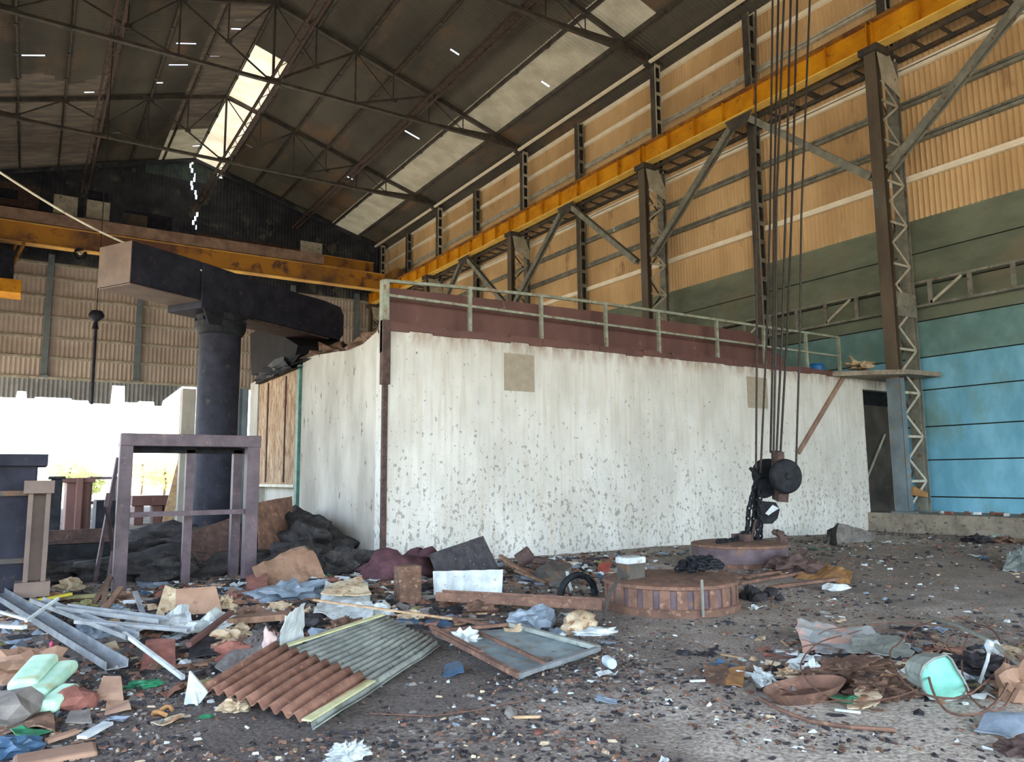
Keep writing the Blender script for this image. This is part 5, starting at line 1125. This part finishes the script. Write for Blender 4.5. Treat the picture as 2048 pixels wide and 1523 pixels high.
loop(1800, 1310, 170, 40, .1, 2.9, .1, 'rusty wire arching behind the right pile', .009, 11)
loop(1985, 1345, 60, 75, 1.5, 5.5, .08, 'rusty wire loop at the right edge', .012, 14)
m_ = MB(); m_.tube([lift(GG(x, y), .02) for x, y in ((1520, 1402), (1560, 1425), (1620, 1448), (1700, 1460), (1790, 1466))], .013, 6); solo('rusty_rod', m_, M['rust'], 'long curved rusty rod in front of the right pile', 'rod')
m_ = MB(); m_.tube([lift(GG(x, y), .02) for x, y in ((740, 1432), (860, 1438), (960, 1425), (1040, 1408), (1060, 1400))], .005, 5); solo('thin_wire', m_, Q['wire'], 'thin brown wire on the gravel right of the corrugated sheets', 'wire')
# bucket lying on its side, its mint face to the camera
t = thing('plastic_bucket', 'mint green bucket lying on its side in the right pile', 'bucket', tuple(GG(1888, 1400)))
db = depth(GG(1888, 1402)); ol = [D(x, y, db+.0*(1400-y)) for x, y in ((1841, 1350), (1848, 1330), (1868, 1316), (1893, 1309), (1903, 1318), (1914, 1338), (1927, 1358), (1937, 1378), (1930, 1391), (1908, 1398), (1882, 1402), (1860, 1396), (1846, 1376))]
cen = sum(ol, Vector((0, 0, 0)))/len(ol); back = Vector((_f.x, _f.y, -.05)).normalized()*.27
m_ = MB(); n = len(ol); far = [cen+(p-cen)*.82+back for p in ol]
m_.add(ol+far, [(i, (i+1) % n, n+(i+1) % n, n+i) for i in range(n)]+[tuple(range(n, 2*n))]); bb = m_.build('bucket_body', Q['galv'], t, solid=.006)
fr = [cen+(p-cen)*.95+back*.06 for p in ol]; m_ = MB(); m_.add(fr+[cen+back*.03], [(i, (i+1) % n, n) for i in range(n)]); m_.build('bucket_bottom', Q['mintb'], t, solid=.004)
m_ = MB(); m_.tube(ol+[ol[0]], .008, 6); m_.build('rim', Q['galv'], bb)
t = thing('jointed_pole', 'grey pole with a white taped joint slanting over the right pile', 'pole', tuple(GG(1960, 1372)))
dJ = depth(GG(1960, 1372)); j = D(1982, 1282, dJ+.1)
m_ = MB(); m_.tube([lift(GG(1856, 1238), .03), D(1920, 1252, dJ+.7), j, D(2060, 1345, dJ-.35)], .02, 8); m_.build('pole', M['steel_grey'], t)
MB().lathe(j-V(.03, .02, .03), [(.01, -.05), (.05, -.03), (.04, .0), (.055, .03), (.01, .06)], 10, (.7, -.7, -.1)).build('taped_joint', Q['white'], t)
m_ = MB(); m_.tube([j, D(1975, 1320, dJ+.05), GG(1958, 1368)], .012, 7); m_.build('prop', Q['white'], t)
blob('crumpled_bag', Q['card'], GG(2040, 1402), (.12, .12, .15), 'tan and cream crumpled bag at the right edge', 'bag', 141, .5, 2, 3)
# shallow trough
m_ = MB(); c = GG(1612, 1395); 
for rr_, zz in ((0, 0),): pass
e = (GG(1692, 1385)-c); f = (GG(1612, 1376)-c); prof = [(.0, .02), (.7, .02), (1.0, .09), (1.03, .09), (.74, .0), (0, .0)]; n = 28
vs = [c+(e*math.cos(a)+f*math.sin(a))*r_+V(0, 0, z_) for r_, z_ in prof[1:5] for a in [2*math.pi*i/n for i in range(n)]]
m_.add(vs, [(k*n+i, k*n+(i+1) % n, (k+1)*n+(i+1) % n, (k+1)*n+i) for k in range(3) for i in range(n)]+[tuple(range(n)), tuple(range(3*n, 4*n))])
solo('shallow_trough', m_, M['rust'], 'oval brown shallow trough in the right pile', 'trough')
blob('white_rag', Q['white'], GG(1528, 1362), (.2, .06, .05), 'twisted white rag at the left end of the right pile', 'rag', 150, .6, 3, 3, False, .9)
blob('white_rag', Q['cream'], GG(1578, 1352), (.09, .05, .04), 'cream rag between the white rag and trough', 'rag', 151, .6, 3, 3, False, -.5)
blob('white_rag', Q['white'], GG(1627, 1352), (.05, .05, .08), 'white curled scrap behind the shallow trough', 'scrap', 152, .6, 3, 3)
S('cream_card', 'cream', ((1690, 1425), (1752, 1428), (1768, 1398), (1715, 1396)), 'cream torn card in front of the mint bucket', 'card', (.02, .02, .05, .06), crumple=.03, nu=10, nv=8, ragged=.08)
bar1('white_stick', Q['white'], lift(GG(1670, 1424), .02), lift(GG(1722, 1430), .02), .02, .015, 'white stick at the front left of the cream card', 'stick')
bar1('white_stick', Q['white'], lift(GG(1380, 1365), .015), lift(GG(1410, 1364), .015), .02, .015, 'short white stick lying alone left of the right pile', 'stick')
S('brown_plate', 'brown', ((1412, 1362), (1450, 1372), (1458, 1340), (1405, 1342)), 'brown leaf shaped plate left of the right pile', 'plate', (.01, .01, .06, .06), crumple=.03, nu=8, nv=6, ragged=.06)
S('brown_plate', 'ochre', ((1448, 1370), (1486, 1378), (1492, 1345), (1458, 1344)), 'ochre plate between the brown plate and the white rag', 'plate', (.01, .01, .05, .05), crumple=.03, nu=8, nv=6)
S('plastic_sheet', 'greyp', ((1950, 1468), (2060, 1478), (2060, 1450), (1975, 1444)), 'pale blue plastic sheet at the lower right edge', 'sheet', (.01, .01, .05, .05), crumple=.03, nu=12, nv=8)
blob('red_cloth', M['rust_dark'], GG(2036, 1502), (.12, .1, .05), 'red brown rag in the lower right corner', 'rag', 155, .5, 2, 3)
blob('dark_heap', Q['brown'], GG(1770, 1385), (.26, .18, .06), 'low dark heap of leaves left of the mint bucket', 'heap', 160, .45, 5, 4)
blob('dark_heap', Q['dark'], GG(1960, 1345), (.3, .28, .08), 'low dark heap behind the mint bucket', 'heap', 161, .45, 5, 4)
blob('dark_heap', Q['brown'], GG(1700, 1345), (.45, .22, .05), 'low brown heap under the peeled panels', 'heap', 162, .45, 5, 4)
# heaps of black soil behind the frame and along the side wall
for i, (x, y, sx, sy, sz, lb) in enumerate(((2.0, 13.6, 1.2, .8, .28, 'low mound of black soil behind the portal frame'), (3.9, 13.2, .9, 1.0, .3, 'low mound of black soil right of the portal frame'), (4.8, 15.4, .55, 1.6, .5, 'bank of black soil along the chamber side wall'),
        (.2, 14.0, 1.0, .7, .22, 'low mound of black soil behind the rusty stub column'), (2.6, 16.0, 1.4, 1.0, .35, 'mound of black soil at the foot of the pillar'))):
    blob('soil_mound', Q['soil'], V(x, y, gh(x, y)-.05), (sx, sy, sz), lb, 'soil', 170+i, .4, 2.2, 4, True)

# ------------------------------------------------------------------ countable small scraps, each one its own object
R_ = random.Random(2024)
def zone():
    k = R_.random()
    if k < .5: return R_.uniform(-.8, 4.8), R_.uniform(5.5, 12.0)
    if k < .68: return R_.uniform(4.2, 8.8), R_.uniform(9.2, 12.2)
    if k < .8: return R_.uniform(5.0, 8.0), R_.uniform(2.6, 4.8)
    if k < .9: return R_.uniform(2.5, 8), R_.uniform(3.2, 8)
    return R_.uniform(8, 18), R_.uniform(6, 11.8)
def clear(x, y):
    for c, r in ((mc, .95), (m2, 1.0)):
        if (x-c.x)**2+(y-c.y)**2 < r*r: return False
    return not (1.0 < x < 4.6 and 4.9 < y < 7.4 and abs((x-1.6)*.75-(y-5.2)) < 1.0 and y < 7.3) and x > -.9
kinds = [('white_scrap', 'white', 'small dirty white scrap lying in the rubble', 'scrap', 'flat', 60), ('brick_bit', 'brick', 'small red brick bit in the rubble', 'brick', 'rock', 26),
         ('wood_chip', 'wood', 'small brown wood chip in the rubble', 'wood chip', 'stick', 60), ('grey_chip', 'grey', 'small grey stone chip in the rubble', 'stone', 'rock', 60),
         ('card_bit', 'cream', 'small cream card bit in the rubble', 'card', 'flat', 40), ('rust_flake', 'rustsheet', 'small rusty metal flake in the rubble', 'rust flake', 'flat', 46),
         ('dark_scrap', 'dark', 'small black scrap in the rubble', 'scrap', 'flat', 60), ('blue_bit', 'blue', 'small blue plastic bit in the rubble', 'plastic bit', 'flat', 14),
         ('green_bit', 'green', 'small green plastic bit in the rubble', 'plastic bit', 'flat', 12), ('pale_stick', 'woodp', 'small pale stick in the rubble', 'stick', 'stick', 36), ('grey_plastic', 'greyp', 'small grey plastic scrap in the rubble', 'plastic scrap', 'flat', 34)]
for nm, mt, lb, cat_, shp, num in kinds:
    protos = []
    for k in range(3):
        if shp == 'rock': mb = blob_mb((0, 0, 0), (.06, .045, .035), R_.randint(0, 99), .45, 1.8, 1)
        elif shp == 'stick': mb = MB().bar((-.11, 0, .012), (.11, .01*k, .02), .022, .014)
        else:
            mb = MB(); n = 3
            for j in range(n+1):
                for i in range(n+1): mb.v.append(((i/n-.5)*.15+R_.uniform(-.015, .015), (j/n-.5)*.1+R_.uniform(-.012, .012), .012+R_.uniform(-.008, .035)))
            mb.f = [(j*(n+1)+i, j*(n+1)+i+1, (j+1)*(n+1)+i+1, (j+1)*(n+1)+i) for j in range(n) for i in range(n)]; mb.mi = [0]*len(mb.f)
        o = mb.build(nm, Q[mt], None, solid=.004 if shp == 'flat' else 0); tag(o, lb, cat_, lb.replace('small', 'small pieces:')); protos.append(o)
    cnt = 0
    while cnt < num:
        x, y = zone()
        if not clear(x, y): continue
        o = protos[cnt] if cnt < 3 else protos[cnt % 3].copy()
        if cnt >= 3: C.objects.link(o)
        s_ = R_.uniform(.45, 1.35)*(1.25 if y > 9 else 1); o.scale = (s_*R_.uniform(.7, 1.5), s_, s_)
        o.location = (x, y, gh(x, y)); o.rotation_euler = (R_.uniform(-.12, .12), R_.uniform(-.12, .12), R_.uniform(0, 6.28)); cnt += 1

# ------------------------------------------------------------------ gravel and crumbs: one object each, nobody could count them
def crumbs(name, label, n, zone_, smin, smax, mats, weights, seed, flat=.6):
    r = random.Random(seed); mb = MB(); cum = []; s_ = 0
    for w_ in weights: s_ += w_; cum.append(s_)
    cnt = 0
    while cnt < n:
        p = zone_(r)
        if p is None: continue
        x, y = p; z = gh(x, y); a = smin+(smax-smin)*r.random()**2.6; cnt += 1
        if y > 8: a *= 1.35
        th = r.uniform(0, 6.283); c, s2 = math.cos(th), math.sin(th); ax_, by, h = a*r.uniform(.6, 1.5), a*r.uniform(.5, 1), a*flat*r.uniform(.5, 1.3)
        vs = []
        for u, v, w_ in ((1, .1, 0), (.2, 1, 0), (-.9, .3, 0), (-.3, -1, 0), (.6, -.7, 0), (.6, .3, 1), (-.55, -.25, .8)):
            u *= ax_*r.uniform(.8, 1.2); v *= by*r.uniform(.8, 1.2); vs.append((x+u*c-v*s2, y+u*s2+v*c, z-.004+w_*h))
        k = r.random()*s_; mi = next(i for i, q in enumerate(cum) if k <= q)
        mb.add(vs, [(0, 1, 5), (1, 2, 6), (1, 6, 5), (2, 3, 6), (3, 4, 6), (4, 5, 6), (4, 0, 5)], mi)
    me = bpy.data.meshes.new(name); me.from_pydata(mb.v, [], mb.f)
    for mm in mats: me.materials.append(mm)
    me.polygons.foreach_set('material_index', mb.mi); me.update()
    o = bpy.data.objects.new(name, me); C.objects.link(o); o['kind'] = 'stuff'; tag(o, label, 'rubble'); return o
def zn_near(r):
    k = r.random()
    if k < .5: x, y = r.uniform(-.3, 4.6), r.uniform(2.8, 7.5)
    elif k < .7: x, y = r.uniform(-1.2, 5.2), r.uniform(5, 13)
    else: x, y = r.uniform(4, 9), r.uniform(2.2, 12.5)
    if not clear(x, y) and r.random() < .9: return None
    bare = noise.noise(Vector((x*.9, y*.9, 11)))
    if x > 3.2 and y < 3.9 and bare > -.15 and r.random() < .85: return None
    if x > 5 and bare > .0 and r.random() < .6: return None
    return x, y
def zn_far(r):
    k = r.random()
    if k < .6: x, y = r.uniform(6, 20), r.uniform(3, 12.7)
    else: x, y = r.uniform(-3, 5.3), r.uniform(11, 24)
    if not clear(x, y): return None
    if noise.noise(Vector((x*.7, y*.7, 4))) > .1 and r.random() < .6: return None
    return x, y
gm = [Q['dark'], Q['brown'], Q['grey'], Q['white'], Q['rustsheet'], Q['cream'], Q['greyp']]
crumbs('gravel', 'loose gravel, grit and crumbs spread over the near dirt floor', 34000, zn_near, .007, .034, gm, (50, 26, 22, 6, 3, 3, 1), 1)
crumbs('gravel', 'loose gravel and grit on the dirt before and left of the chamber', 11000, zn_far, .01, .05, gm, (42, 26, 22, 4, 3, 2, 2), 2)
def zn_pile(r):
    k = r.random()
    if k < .7:
        x, y = r.gauss(2.2, 1.7), r.gauss(9.3, 1.7)
        if y < 6.2 or y > 13 or x > 5.2: return None
    elif k < .85: x, y = r.gauss(7.2, .9), r.gauss(10.8, .6)
    else: x, y = r.gauss(6.3, .7), r.gauss(3.7, .5)
    return (x, y) if clear(x, y) and x > -1 and y < 12.7 else None
crumbs('broken_debris', 'mixed broken debris packed between the larger rubble pieces', 6500, zn_pile, .02, .12, gm+[Q['wood'], Q['brick'], Q['olive']], (34, 24, 16, 8, 5, 5, 7, 6, 3, 4), 3, .4)
